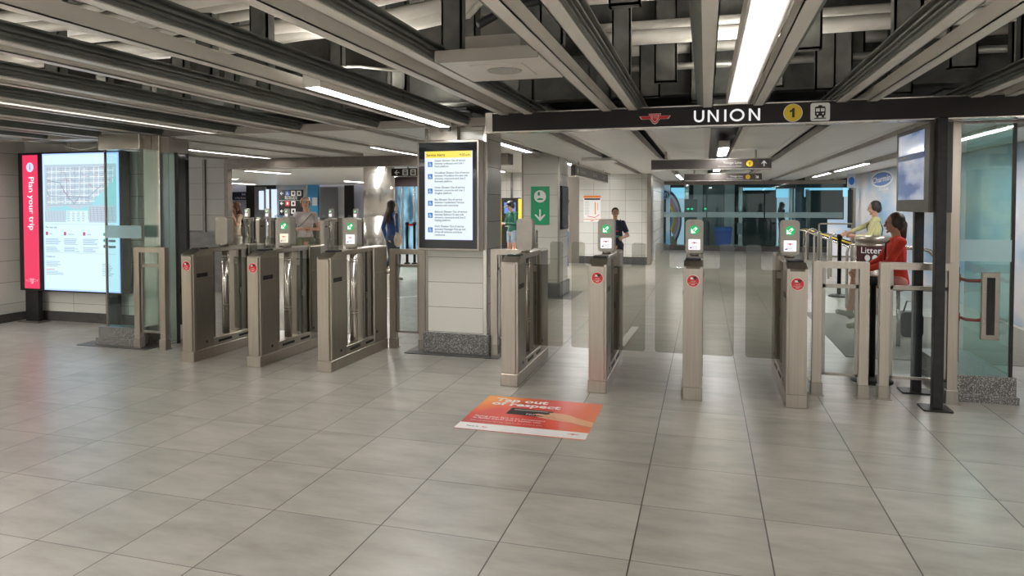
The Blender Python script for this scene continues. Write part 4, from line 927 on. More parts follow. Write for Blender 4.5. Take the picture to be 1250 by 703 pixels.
farbox('door_surround', 'steel blue door frame behind the glass beside the stripes', 'frame', 835, 841, 226, 303, 27.0, .15, STEEL_L)
# rainbow arch print
t = thing('rainbow_arch', 'curved rainbow striped panel behind the platform glass', 'decoration', (-.6, 26.8, 0))
c = aY(812, 275, 26.8)
for k, (nm, cc) in enumerate((('navy', (.02, .03, .12)), ('pale', (.7, .7, .72)), ('pink', (.75, .25, .35)), ('orange', (.75, .3, .04)), ('yellow', (.75, .6, .08)), ('blue', (.04, .2, .55)))):
    bm = new(); r0 = .62-k*.07; pts = [(c.x + r0*math.cos(R(a_)), 1.0 + 1.15*r0/.62*math.sin(R(a_))) for a_ in range(-50, 76, 8)]; pts2 = [(c.x + (r0-.065)*math.cos(R(a_)), 1.0 + 1.15*(r0-.065)/.62*math.sin(R(a_))) for a_ in range(75, -51, -8)]
    if len(pts): prism(bm, pts+pts2, 26.8, 26.86, 'XZ'); obj(nm+'_stripe', bm, mat('stripe_'+nm, cc, .4), t)
obj('stand', bx(c.x-.1, c.x+.45, 26.82, 26.88, 0, .35), mat('wood_light', (.45, .30, .2), .5), t)
farbox('green_board', 'dark green board with two small green lights behind the glass', 'board', 835, 851, 243, 303, 26.0, .1, GRN)
for i, x in enumerate((840, 844.5, 861)):
    p = aY(x, 255, 25.95); bm = new(); lathe(bm, [(.03, -.03), (.045, 0), (.03, .03)], 0, 0, 10); bmesh.ops.translate(bm, verts=bm.verts[:], vec=(p.x, 25.975 if i < 2 else 26.77, p.z))
    tag(obj('signal_lamp', bm, em('signal_green', (.0, .9, .35), 1) if 'signal_green' not in bpy.data.materials else bpy.data.materials['signal_green']), ['left one of the pair of tiny green lamps behind the glass', 'right one of the pair of tiny green lamps behind the glass', 'single tiny green lamp in front of the grey lift door'][i], 'lamp')
farbox('white_pillar', 'white pillar behind the glass left of the grey door', 'pillar', 846, 858, 222, 303, 26.6, .3, WPIL)
farbox('grey_door', 'grey door between two white pillars behind the glass', 'door', 858, 884, 224, 303, 26.8, .2, GDOOR)
farbox('white_pillar', 'white pillar behind the glass right of the grey door', 'pillar', 884, 897, 222, 303, 26.6, .3, WPIL)
def bin_(x0, x1, y, h, label):
    t = thing('recycling_bin', label, 'bin', ((x0+x1)/2, y, 0)); k = .04
    bm = new(); prism(bm, [(x0+k, 0), (x1-k, 0), (x1, h*.82), (x0, h*.82)], y, y+.35, 'XZ'); obj('body', bm, BINB, t)
    bm = new(); box(bm, x0-.02, x1+.02, y-.02, y+.37, h*.82, h, bev=.02); obj('lid', bm, mat('bin_lid', (.03, .14, .5), .4), t)
p, q = aY(873, 300, 25.0), aY(893, 300, 25.0); bin_(p.x, q.x, 25.0, .78, 'blue recycling bin behind the platform glass')
farbox('cyan_header', 'cyan lit header over the left dark lift behind the glass', 'light', 906, 947, 229, 232, 26.95, 1.05, CYAN)
farbox('dark_lift', 'left dark glass lift behind the platform glass', 'lift', 908, 947, 232, 304, 26.3, .6, DKGL)
farbox('bright_opening', 'bright blue opening where the dark-haired woman stands', 'opening', 948, 968, 230, 300, 27.6, .1, PALE)
farbox('cyan_header', 'cyan lit panel with small orange and pink marks above the dark-haired woman', 'light', 948, 962, 231, 241, 27.4, .19, CYAN)
farbox('door_surround', 'pale steel door edge right of the dark-haired woman', 'frame', 963, 968, 229, 303, 26.4, .15, STEEL_L)
farbox('door_surround', 'pale steel door edge left of the left dark lift', 'frame', 901, 907, 228, 303, 26.6, .15, STEEL_L)
farbox('dark_pillar', 'dark glossy pillar between the two lifts', 'pillar', 970, 982, 226, 303, 26.4, .4, mat('dark_steel_pillar', (.05, .075, .09), .15, .6))
farbox('cyan_header', 'cyan lit header over the right dark lift', 'light', 983, 1036, 229, 240, 27.2, .8, CYAN)
farbox('door_surround', 'pale steel door edge left of the right dark lift', 'frame', 983, 988, 231, 303, 26.9, .15, STEEL_L)
farbox('dark_lift', 'right dark glass lift behind the platform glass', 'lift', 989, 1029, 232, 304, 26.3, .6, DKGL)
farbox('light_opening', 'pale lit slot right of the right dark lift', 'opening', 1030, 1036, 240, 300, 27.5, .1, PALE)
farbox('coat_bag', 'pale cloth bag hanging by the door edge behind the glass', 'bag', 900, 906.5, 272, 286, 26.48, .12, WPIL)
# escalator side and handrails
p, q = aY(1010, 300, 22.0), aY(1042, 268, 22.0)
t = thing('stair_side_panel', 'sky-printed side panel of the descending stairs behind the hoops', 'stair side', (p.x, 22, 0)); obj('panel', bx(p.x, q.x+.15, 22.0, 22.06, .05, q.z, bev=.003, seg=1), SKYPE, t); obj('frame', bx(p.x-.02, q.x+.15, 21.98, 22.08, 0, .05), STEEL_D, t)
for i, (dx, m, lab) in enumerate(((0, STEEL_L, 'polished'), (.16, BLACK, 'black'), (.30, YELLOW, 'yellow'), (.42, BLACK, 'outer black'))):
    a0 = aY(981+dx*20, 281, 20.5); b0 = aY(1046, 305-dx*18, 18.6); t = thing('stair_handrail', lab + ' handrail sloping down behind the steel hoops', 'handrail', (a0.x, 20.5, 0))
    obj('rail', tube(new(), [(a0.x-.25, 20.7, a0.z+.01), (a0.x, 20.5+dx, a0.z), (b0.x, 18.6+dx, b0.z)], .028, 10), m, t, True)
    obj('support', tube(new(), [(a0.x, 20.5+dx, 0), (a0.x, 20.5+dx, a0.z)], .015, 8), STEEL_D, t, True); obj('support', tube(new(), [(b0.x, 18.6+dx, 0), (b0.x, 18.6+dx, b0.z)], .015, 8), STEEL_D, t, True)
# steel hoops
def hoop(px0, px1, ytop, Y, lab):
    p, q = aY(px0, ytop, Y), aY(px1, ytop, Y); z = p.z; r = .12
    pts = [(p.x, Y, 0), (p.x, Y, z-r)] + [(p.x + r - r*math.cos(R(k)), Y, z - r + r*math.sin(R(k))) for k in (30, 60, 90)] + [(q.x - r + r*math.sin(R(k)), Y+.4, z - r + r*math.cos(R(k))) for k in (0, 30, 60, 90)] + [(q.x, Y+.4, 0)]
    tag(obj('steel_hoop', tube(new(), pts, .022, 10), STEEL_L, None, True), lab, 'barrier hoop')
hoop(984, 1002, 280, 17.5, 'left tall steel hoop rail before the stairs'); hoop(994, 1006, 283, 16.4, 'middle tall steel hoop rail before the stairs'); hoop(1012, 1019, 286, 15.6, 'narrow steel hoop rail right of the other two')
p, q = aY(999, 272, 14.0), aY(1042, 272, 14.0)
t = thing('square_frame_rail', 'thin square steel frame rail around the stairs', 'rail', (p.x, 14, 0)); bm = new(); box(bm, p.x, p.x+.03, 14, 14.03, 0, p.z); box(bm, q.x-.03, q.x, 14, 14.03, 0, p.z); box(bm, p.x, q.x, 14, 14.03, p.z-.03, p.z); obj('frame', bm, STEEL_D, t)
def stanchion(x, y, h, lab, r=.035, fr=.17):
    t = thing('stanchion', lab, 'barrier post', (x, y, 0)); obj('post', lathe(new(), [(r*.9, .02), (r*.9, h-.08), (r*1.3, h-.08), (r*1.3, h)], x, y, 16), BLACK, t, True)
    obj('foot', lathe(new(), [(fr, 0), (fr, .015), (fr*.75, .035), (.04, .045)], x, y, 24), BLACK, t, True)
p = aY(1025, 290, 12.6); stanchion(p.x, 12.6, 1.06, 'black belt post in front of the stairs')
p = aY(865, 290, 25.2); stanchion(p.x, 25.2, .98, 'thin black post behind the platform glass', .045)
stanchion(1.43, 6.62, .93, 'black belt post behind the second barrier frame', .028)
# grey floor mat beyond the frames
tag(obj('entrance_mat', prism(new(), [(1.40, 7.6), (1.40, 10.6), (3.8, 10.6), (3.8, 7.6)], 0.0, .006, 'XY'), noisy('mat_grey', (.16, .155, .135), (.20, .19, .17), 40, .9)), 'large grey entrance mat beyond the barrier frames', 'mat')
tag(obj('floor_line', prism(new(), [(-.93, 7.5), (-.84, 7.5), (-.80, 8.75), (-.89, 8.75)], 0, .003, 'XY'), WHITE), 'short white line taped on the floor beyond the poster-side gate', 'floor marking')
tag(obj('floor_line', prism(new(), [(-5.9, 9.6), (-4.5, 10.9), (-4.46, 10.85), (-5.86, 9.55)], 0, .003, 'XY'), WHITE), 'long thin white floor line beyond the third gate', 'floor marking')

# litter bin
t = thing('litter_bin', 'round polished steel litter bin with a dark red Litter label', 'bin', (2.31, 10.74, 0)); bxx, byy = 2.31, 10.74
obj('body', lathe(new(), [(.24, .02), (.255, .03), (.255, .96), (.24, .975)], bxx, byy, 40), STEEL_L, t, True)
obj('cap', lathe(new(), [(.235, .975), (.235, 1.0), (.20, 1.01), (.20, 1.03), (.235, 1.035), (.24, 1.09), (.22, 1.11), (.14, 1.11), (.14, 1.10)], bxx, byy, 40), STEEL, t, True)
bm = new(); n = 12
for i in range(n):
    a0 = R(205 + i*130/n); a1 = R(205 + (i+1)*130/n); rr_ = .258
    vs = [bm.verts.new((bxx + rr_*math.cos(a_), byy + rr_*math.sin(a_), z)) for a_, z in ((a0, .755), (a1, .755), (a1, .975), (a0, .975))]; bm.faces.new(vs)
obj('label_band', bm, mat('dark_red_label', (.06, .012, .012), .4), t)
def wrap_text(s, R0, z0, size, cang, m, name, parent):
    b = text_bm(s, size, 'CENTER', .001)
    for v in b.verts:
        ang = cang + v.co.x/R0; v.co = Vector((bxx + R0*math.cos(ang), byy + R0*math.sin(ang), z0 + v.co.y))
    obj(name, b, m, parent)
wrap_text('Litter', .262, .88, .12, R(252), WHITE, 'lettering', t)
bm = new()
for ca in (R(243), R(264)):
    vs = [bm.verts.new((bxx + .2615*math.cos(ca + .035*math.cos(R(k*24))/.26), byy + .2615*math.sin(ca + .035*math.cos(R(k*24))/.26), .815 + .045*math.sin(R(k*24)))) for k in range(15)]; bm.faces.new(vs)
obj('symbol_disc', bm, WHITE, t)
tag(obj('steel_hoop', tube(new(), [(2.06, 11.2, 0), (2.06, 11.2, .84), (2.08, 11.2, .93), (2.13, 11.2, .97), (2.18, 11.2, .93), (2.19, 11.2, .84), (2.19, 11.2, 0)], .02, 10), STEEL_L, None, True), 'narrow steel hoop rail touching the litter bin', 'barrier hoop')

# perch bench of tubes under the woman in red
t = thing('perch_bench', 'perch seat of curved steel tubes under the woman in red', 'bench', (2.15, 8.5, 0))
obj('seat', bx(1.98, 2.60, 8.27, 8.66, .62, .655, bev=.015), STEEL_L, t)
obj('backrest', tube(new(), [(2.05, 8.72, .65), (2.05, 8.76, .95), (2.10, 8.77, 1.03), (2.2, 8.78, 1.06), (2.38, 8.78, 1.06), (2.48, 8.77, 1.03), (2.53, 8.76, .95), (2.53, 8.72, .65)], .022, 10), STEEL_L, t, True)
for x in (2.05, 2.53): obj('leg', tube(new(), [(x, 8.62, .63), (x, 8.64, .008)], .02, 10), STEEL_L, t, True)
for x in (2.05, 2.53): obj('leg', tube(new(), [(x, 8.33, .63), (x, 8.30, .008)], .02, 10), STEEL_L, t, True)
t = thing('hand_bag', 'black bag on the floor below the woman in red', 'bag', (2.3, 8.4, 0))
obj('body', prism(new(), rr(2.22, 2.46, .007, .30, .06), 8.9, 9.05, 'XZ'), BLACK, t); obj('strap', tube(new(), [(2.26, 8.97, .27), (2.3, 8.97, .42), (2.4, 8.97, .42), (2.43, 8.97, .27)], .010, 8), BLACK, t, True)

# ================================================================== FAR LEFT HALL
struct('wall_back', bx(-27, -8, 27.5, 27.7, 0, 2.6), mat('hall_wall_pale', (.42, .42, .50), .5))
struct('wall_side', bx(-24.2, -24, 10.4, 27.5, 0, 2.6), TILE_D)
struct('wall_side', bx(-5.5, -5.4, 18.4, 27.6, 0, 2.6), TILE_V)
def fb(name, label, cat, a, b, c, d, Y, dep, m): return farbox(name, label, cat, a, b, c, d, Y, dep, m)
DOORG = mat('grey_door_paint', (.17, .17, .18), .4); DAY = em('daylight_glass', (.72, .84, 1.0), .85); BLUEW = mat('blue_wall', (.05, .33, .60), .4)
p, q = aY(276, 244, 26.9), aY(294, 234, 26.9)
t = thing('exit_sign_panel', 'dark blue sign reading Bay Street on the far left wall', 'sign', (p.x, 26.9, 2)); obj('board', bx(p.x, q.x, 27.3, 27.49, p.z, q.z), mat('navy_sign', (.012, .014, .05), .4), t)
a = Art((0, 27.3, 0), FRONT, t); a.text('lettering', WHITE, 'Exit', q.x-.06, p.z+.22, .13, 'RIGHT', 1, .002); a.text('lettering', WHITE, 'to Bay Street', q.x-.05, p.z+.06, .13, 'RIGHT', 1, .002, sx=.85); a.done()
fb('door_portal', 'black portal framing the far glazed doors', 'portal', 301, 337, 224, 300, 27.2, .25, BLACK)
_, xa, xb, za, zb = fb('door_leaf', 'grey door with a lit window in the black portal', 'door', 311, 324, 228, 300, 27.0, .1, DOORG)
fb('lit_window', 'small lit window of the grey door', 'window', 316, 321.5, 233, 256, 26.95, .04, DAY)
fb('glass_door', 'bright glass door beside the grey door leaf', 'door', 325, 337, 231, 300, 26.95, .06, DAY)
fb('door_bar', 'vertical steel bar of the bright glass door', 'door bar', 329, 330.5, 231, 300, 26.88, .05, STEEL_D)
fb('red_lit_sign', 'thin red strip above the black portal', 'sign', 320, 337, 224, 226, 26.9, .05, mat('dull_red', (.35, .06, .04), .5))
fb('sky_board', 'pale blue sky board above the black direction sign', 'advert', 337.5, 374, 225, 300, 27.0, .1, SKYP)
fb('blue_wall_panel', 'bright blue wall panel behind the woman in white', 'wall panel', 374, 388, 225, 300, 27.1, .1, BLUEW)
fb('wall_notice', 'small white notice on the bright blue panel', 'notice', 381, 387, 241, 251, 27.05, .03, WHITE)
fb('white_wall_panel', 'white wall panel around the far grey door', 'wall panel', 388, 420, 226, 300, 27.2, .1, mat('white_wall', (.5, .5, .52), .4))
fb('grey_door', 'closed grey door in the white wall panel', 'door', 391, 411.5, 228, 300, 27.1, .08, DOORG)
fb('dark_recess', 'dark recess left of the round steel column', 'recess', 420.5, 431, 226, 300, 27.1, .1, BLACK)
p, q = aY(341, 263, 25.0), aY(369, 231.5, 25.0)
t = thing('direction_board', 'black board of white arrows and square pictograms behind the woman in white', 'sign', ((p.x+q.x)/2, 25, p.z)); obj('board', bx(p.x, q.x, 25.0, 25.08, p.z, q.z), SIGNB, t); obj('mount', bx((p.x+q.x)/2-.04, (p.x+q.x)/2+.04, 25.08, 25.14, 0, q.z), STEEL_D, t)
a = Art((p.x, 25.0, p.z), FRONT, t); W_ = q.x-p.x; H_ = q.z-p.z
for (v, ics) in ((.86, ('w', 'g', 'g')), (.47, ('r', 'g')), (.17, ('g', 'g'))):
    arrow(a, 'arrow', WHITE, .11*W_, v*H_, .14*W_, math.pi, 1, .16)
    for k, c_ in enumerate(ics):
        cx = (.36+.25*k)*W_; s_ = .19*W_
        if c_ == 'w': wheelchair(a, cx, v*H_, s_, BLUE, WHITE, 1, 'wheelchair_symbol')
        else:
            a.rrect('pictogram', WHITE if c_ == 'g' else RED, cx-s_/2, cx+s_/2, v*H_-s_/2, v*H_+s_/2, s_*.1, 1); a.rect('pictogram_print', BLACKP if c_ == 'g' else WHITE, cx-s_*.22, cx+s_*.22, v*H_-s_*.25, v*H_+s_*.25, 2)
a.text('lettering', WHITE, 'East Gate Centre', .25*W_, .70*H_, .075*W_, layer=1, bold=.002); a.text('lettering', WHITE, 'Front St & Bay St', .25*W_, .63*H_, .075*W_, layer=1, bold=.002)
a.rect('divider', GREYP, 0, W_, .575*H_, .59*H_, 1); a.done()
p = aY(453, 260, 13.8)
t = thing('round_steel_column', 'large round polished steel column left of the woman in blue', 'column', (p.x, 14.2, 0))
CYLS = noisy('mirror_steel_column', (.50, .47, .43), (.62, .59, .55), 2.5, .24, .95, (1, 1, .3), 3)
obj('shaft', lathe(new(), [(.355, 0), (.355, 1.30)], p.x, 14.2, 48), CYLS, t, True); obj('shaft', lathe(new(), [(.355, 1.306), (.355, 2.45)], p.x, 14.2, 48), CYLS, t, True); obj('seam', lathe(new(), [(.351, 1.29), (.351, 1.32)], p.x, 14.2, 48), STEEL_D, t, True)
obj('base_ring', lathe(new(), [(.37, 0), (.37, .1), (.357, .1)], p.x, 14.2, 48), STEEL_D, t, True)
# doors behind the woman in blue
p, q = aY(476, 262, 20.0), aY(512, 224, 20.0)
t = thing('glazed_entrance', 'glazed entrance with steel bars and bright blue light behind the woman in blue', 'entrance', ((p.x+q.x)/2, 20, 0))
obj('header', bx(p.x-.1, q.x+.9, 19.9, 20.2, 2.14, 2.44), mat('dark_brown', (.05, .03, .03), .4), t)
bm = new()
for k in range(6): xx = p.x + k*.42; box(bm, xx, xx+.05, 19.95, 20.02, 0, 2.14)
obj('mullion', bm, STEEL_L, t); obj('glass', bx(p.x, q.x+.9, 19.98, 20.0, 0, 2.14), FARGL, t)
obj('post', bx(p.x-.16, p.x-.04, 19.8, 20.2, 0, 2.44), STEEL_D, t)
def blur_mat():
    m = em('street_view', (.3, .6, .8), .8); g = N(m, 'ShaderNodeNewGeometry'); mp = N(m, 'ShaderNodeMapping'); mp.inputs['Scale'].default_value = (1.2, 1, .35); L(m, g.outputs['Position'], mp.inputs[0])
    n = N(m, 'ShaderNodeTexNoise'); n.inputs['Scale'].default_value = 3; L(m, mp.outputs[0], n.inputs['Vector']); cr = N(m, 'ShaderNodeValToRGB'); e = cr.color_ramp.elements
    e[0].position = .4; e[0].color = (.08, .13, .2, 1); e[1].position = .6; e[1].color = (.55, .8, .95, 1); L(m, n.outputs[0], cr.inputs[0]); L(m, cr.outputs[0], P(m).inputs['Emission Color']); return m
obj('lit_backdrop', bx(p.x-.2, q.x+.9, 21.0, 21.1, 0, 2.3), blur_mat(), t)
# hanging sign with arrow and train
p, q = aY(478, 215, 12.5), aY(515, 207, 12.5)
t = thing('hanging_sign', 'dark hanging sign with a left arrow and train symbol left of the alert screen', 'sign', (p.x, 12.5, 2.1)); obj('board', bx(p.x, q.x, 12.5, 12.58, p.z, q.z+.03), SIGNB, t); obj('hanger', bx((p.x+q.x)/2, (p.x+q.x)/2+.03, 12.53, 12.55, q.z, 2.46), STEEL_D, t)
a = Art((0, 12.5, 0), FRONT, t); zc = (p.z+q.z)/2+.01; arrow(a, 'arrow', WHITE, p.x+.12, zc, .11, math.pi, 1, .16); train_icon(a, p.x+.30, zc, .125, 'train_symbol'); train_icon(a, p.x+.47, zc, .125, 'second_symbol'); a.done()
tag(obj('ceiling_speaker', lathe(new(), [(.10, 2.40), (.13, 2.45)], aY(385, 211, 13).x, 13, 20), DARK), 'small dark round fitting on the far hall ceiling', 'ceiling fitting')
# belt barrier with red belts beyond the woman in blue
for i, (px, lab) in enumerate(((497, 'left dark belt post with a red belt right of the woman in blue'), (506, 'right dark belt post with a red belt next to the alert screen'))):
    p = aY(px, 300, 16.5); stanchion(p.x, 16.5, 1.1, lab, .04, .085)
p, q = aY(497, 268, 16.5), aY(506, 268, 16.5)
tag(obj('red_belt', bx(p.x, q.x, 16.49, 16.5, 1.0, 1.06), RED), 'short red belt between the two posts by the alert screen', 'belt')

# ================================================================== PEOPLE
def frame_of(d, side):
    d = d.normalized(); s = side - d*side.dot(d)
    if s.length < 1e-4: s = Vector((0, 1, 0)) - d*d.y
    s.normalize(); return s, d.cross(s)
def cap(bm, p0, p1, r0, r1, flat=1.0, side=(1, 0, 0), flat_ends=False, seg=14):
    """tapered limb; 'flat' squashes it across 'side'"""
    p0, p1 = Vector(p0), Vector(p1); d = p1-p0; s, f = frame_of(d, Vector(side)); dn = d.normalized(); prof = []
    if flat_ends: prof = [(0, r0*.6), (0.0, r0), (d.length, r1), (d.length, r1*.6)]
    else:
        for k in range(1, 5): a_ = R(90-18*k*1.0); prof.append((-r0*math.sin(a_), r0*math.cos(a_)))
        prof += [(0, r0), (d.length, r1)]
        for k in range(1, 5): a_ = R(18*k); prof.append((d.length + r1*math.sin(a_), r1*math.cos(a_)))
    rings = [[bm.verts.new(p0 + dn*t_ + s*(rad*math.cos(2*math.pi*k/seg)) + f*(rad*flat*math.sin(2*math.pi*k/seg))) for k in range(seg)] for t_, rad in prof]
    for a_, b_ in zip(rings, rings[1:]):
        for k in range(seg): bm.faces.new((a_[k], a_[(k+1) % seg], b_[(k+1) % seg], b_[k]))
    bm.faces.new(list(reversed(rings[0]))); bm.faces.new(rings[-1])
def ell(bm, c, rad, M=None):
    r = bmesh.ops.create_icosphere(bm, subdivisions=3, radius=1)
    for v in r['verts']:
        p = Vector((v.co.x*rad[0], v.co.y*rad[1], v.co.z*rad[2])); v.co = (M @ p if M else p) + Vector(c)
def remesh(name, bm, m, parent, vox, smooth=4):
    bmesh.ops.recalc_face_normals(bm, faces=bm.faces[:])
    me = bpy.data.meshes.new(name); bm.to_mesh(me); bm.free(); o = bpy.data.objects.new(name, me); COL.objects.link(o)
    md = o.modifiers.new('r', 'REMESH'); md.mode = 'VOXEL'; md.voxel_size = vox
    if smooth: sm = o.modifiers.new('s', 'SMOOTH'); sm.iterations = smooth; sm.factor = .5
    m2 = bpy.data.meshes.new_from_object(o.evaluated_get(bpy.context.evaluated_depsgraph_get())); bpy.data.objects.remove(o); bpy.data.meshes.remove(me)
    m2.name = name; m2.materials.clear(); m2.materials.append(m)
    for p in m2.polygons: p.use_smooth = True
    o = bpy.data.objects.new(name, m2); COL.objects.link(o); o.parent = parent; return o
def cloth(name, c, v=.75): return noisy(name, tuple(x*v for x in c), c, 9, .85)
def skinm(name, c): return mat(name, c, .55)
BASEP = dict(pel=(0, 0, .93), che=(0, 0, 1.26), nek=(0, .01, 1.44), hed=(0, -.015, 1.60),
             sl=(-.165, .01, 1.39), sr=(.165, .01, 1.39), el=(-.21, .03, 1.11), er=(.21, .03, 1.11), wl=(-.21, -.05, .87), wr=(.21, -.05, .87),
             hl=(-.09, 0, .90), hr=(.09, 0, .90), kl=(-.10, -.01, .50), kr=(.10, -.01, .50), al=(-.10, .02, .09), ar=(.10, .02, .09))
def person(label, loc, face, H, skin, pose=None, shirt=None, sleeve=.45, hem=.90, pants=None, plen=.95, shoe=(.7, .7, .7), hair=(.02, .012, .008), hairstyle='short', look=(0, 0), curl=.6, female=True, vox=.0078, hair_side=None, hand_dir=None):
    """body = one continuous remeshed surface; local front is -Y; 'l'/'r' are by the sign of x"""
    J = {k: Vector(v) for k, v in BASEP.items()}
    for k, v in (pose or {}).items(): J[k] = Vector(v)
    t = thing('person', label, 'person', (0, 0, 0)); s_ = H/1.72
    idx = label[:14].replace(' ', '_')
    sk = skinm('skin_'+idx, skin); bm = new(); X = (1, 0, 0)
    sw = .90 if female else 1.06
    tors = J['nek']-J['pel']; wst = J['pel'].lerp(J['che'], .45)
    cap(bm, J['pel'], wst, .125*sw+.01, .105*sw, .72); cap(bm, wst, J['che'], .105*sw, .135*sw, .66); cap(bm, J['che'], J['che'].lerp(J['nek'], .55), .135*sw, .10*sw, .66)
    cap(bm, J['sl'], J['sr'], .052, .052); cap(bm, J['nek']-(J['nek']-J['che']).normalized()*.03, J['hed']-Vector((0, 0, .05)), .050, .047)
    # head
    M = Matrix.Rotation(R(look[0]), 3, 'Z') @ Matrix.Rotation(R(look[1]), 3, 'X')
    h = J['hed']
    def hp(x, y, z): return h + M @ Vector((x, y, z))
    ell(bm, hp(0, .012, .025), (.073, .090, .088), M); ell(bm, hp(0, -.018, -.035), (.056, .066, .078), M)
    cap(bm, hp(0, -.088, .012), hp(0, -.103, -.022), .008, .014); ell(bm, hp(0, -.080, -.095), (.022, .016, .014), M); cap(bm, hp(-.014, -.086, -.055), hp(.014, -.086, -.055), .008, .008)
    for sx in (-1, 1): ell(bm, hp(sx*.074, .012, -.008), (.010, .018, .030), M); ell(bm, hp(sx*.030, -.076, -.022), (.02, .014, .018), M)
    cap(bm, hp(-.045, -.080, .036), hp(.045, -.080, .036), .010, .010)
    # arms and hands
    for sd in ('l', 'r'):
        a_, b_, c_ = J['s'+sd], J['e'+sd], J['w'+sd]
        cap(bm, a_, b_, .046*sw, .036*sw); cap(bm, b_, c_, .037*sw, .025*sw)
        d = (c_-b_).normalized() if not (hand_dir and sd in hand_dir) else Vector(hand_dir[sd]).normalized()
        inw = Vector((1 if sd == 'l' else -1, 0, 0)); front = Vector((0, -1, 0))
        palm_n = inw - d*inw.dot(d)
        if palm_n.length < .3: palm_n = Vector((0, 0, -1)) - d*(-d.z)
        palm_n.normalize(); wide = d.cross(palm_n).normalized()
        if wide.dot(front) < 0: wide = -wide
        pc = c_ + d*.075; cap(bm, c_, c_+d*.03, .025, .027, .75, wide); cap(bm, c_+d*.03, c_+d*.075, .036, .037, .42, wide)
        for k, ln in enumerate((.068, .078, .074, .058)):
            o_ = c_ + d*.085 + wide*(.030-.020*k); p1 = o_ + (d*math.cos(curl*.5) + palm_n*math.sin(curl*.5))*ln*.45; p2 = p1 + (d*math.cos(curl*1.2) + palm_n*math.sin(curl*1.2))*ln*.33; p3 = p2 + (d*math.cos(curl*1.9) + palm_n*math.sin(curl*1.9))*ln*.25
            cap(bm, o_-d*.02, p1, .0088, .0084, seg=8); cap(bm, p1, p2, .0084, .0078, seg=8); cap(bm, p2, p3, .0078, .0068, seg=8)
        q0 = c_ + d*.03 + wide*.028; q1 = q0 + (wide*.6 + d*.6 + palm_n*.35).normalized()*.042; q2 = q1 + (wide*.2 + d*.8 + palm_n*.5).normalized()*.03
        cap(bm, q0, q1, .012, .010, seg=8); cap(bm, q1, q2, .010, .008, seg=8)
        # legs
        a2, b2, c2 = J['h'+sd], J['k'+sd], J['a'+sd]
        cap(bm, a2, b2, .082*sw, .053*sw); cap(bm, b2, b2.lerp(c2, .35), .052, .055*sw); cap(bm, b2.lerp(c2, .35), c2, .055*sw, .034)
        fd = J.get('f'+sd, c2 + Vector((0, -.13, -.055))); cap(bm, c2 + Vector((0, .015, -.03)), fd, .034, .026, .8)
    body = remesh('body', bm, sk, t, vox, 3)
    # eyes, brows, mouth
    ek = 'eye_dark'; em_ = bpy.data.materials.get(ek) or mat(ek, (.03, .02, .015), .3)
    for sx in (-1, 1):
        bm = new(); ell(bm, hp(sx*.030, -.087, -.004), (.011, .006, .006), M); obj('eye', bm, em_, t, True)
        bm = new(); cap(bm, hp(sx*.016, -.091, .020), hp(sx*.044, -.084, .020), .0035, .003, seg=6); obj('eyebrow', bm, cloth('brow_'+idx, hair) if ('brow_'+idx) not in bpy.data.materials else bpy.data.materials['brow_'+idx], t, True)
    bm = new(); cap(bm, hp(-.018, -.092, -.057), hp(.018, -.092, -.057), .0055, .0055, seg=6); obj('mouth', bm, bpy.data.materials.get('lips') or mat('lips', (.35, .10, .08), .5), t, True)
    # shirt
    if shirt:
        sm = cloth('top_'+idx, shirt); bm = new(); e = .017
        hemz = J['pel'] + (J['che']-J['pel'])*((hem-.93)/.33)
        cap(bm, hemz, wst, .137*sw+e, .115*sw+e, .74, flat_ends=True, seg=20); cap(bm, wst, J['che'], .112*sw+e, .142*sw+e, .70); cap(bm, J['che'], J['che'].lerp(J['nek'], .62), .14*sw+e, .105*sw, .68)
        cap(bm, J['sl'], J['sr'], .058, .058)
        for sd in ('l', 'r'):
            a_, b_, c_ = J['s'+sd], J['e'+sd], J['w'+sd]
            if sleeve <= 1: cap(bm, a_, a_.lerp(b_, sleeve), .057*sw, .050*sw+.004, flat_ends=False) if sleeve > .9 else (ell(bm, a_, (.058*sw,)*3), cap(bm, a_, a_.lerp(b_, sleeve), .058*sw, .053*sw+.004, flat_ends=True))
            else: cap(bm, a_, b_, .057*sw, .048*sw); cap(bm, b_, b_.lerp(c_, sleeve-1), .048*sw, .036*sw, flat_ends=True); ell(bm, b_, (.048*sw,)*3)
        remesh('top', bm, sm, t, vox*1.1, 3)
    if pants:
        pm = cloth('trousers_'+idx, pants); bm = new(); e = .014
        cap(bm, J['pel'] + (wst-J['pel'])*.55, J['pel']-Vector((0, 0, .03)), .115*sw+e, .135*sw+e, .78, flat_ends=True, seg=20)
        for sd in ('l', 'r'):
            a2, b2, c2 = J['h'+sd], J['k'+sd], J['a'+sd]
            ell(bm, a2, (.088*sw+e*.6,)*3)
            if plen <= .5: cap(bm, a2, a2.lerp(b2, plen*2), .086*sw+e*.6, .072*sw+e, flat_ends=True)
            else: cap(bm, a2, b2, .086*sw+e*.6, .060*sw+e*.6); cap(bm, b2, b2.lerp(c2, (plen-.5)*2), .058*sw+e*.7, .045+e, flat_ends=True); ell(bm, b2, (.058*sw+e*.6,)*3)
        remesh('trousers', bm, pm, t, vox*1.1, 3)
    shm = cloth('shoe_'+idx, shoe, .9)
    for sd in ('l', 'r'):
        c2 = J['a'+sd]; fd = J.get('f'+sd, c2 + Vector((0, -.13, -.055))); bm = new(); dd = (fd-c2)
        cap(bm, c2 + Vector((0, .025, -.028)), fd, .042, .036, .85); cap(bm, c2, c2 + Vector((0, .01, -.03)), .042, .044); remesh('shoe', bm, shm, t, .009, 2)
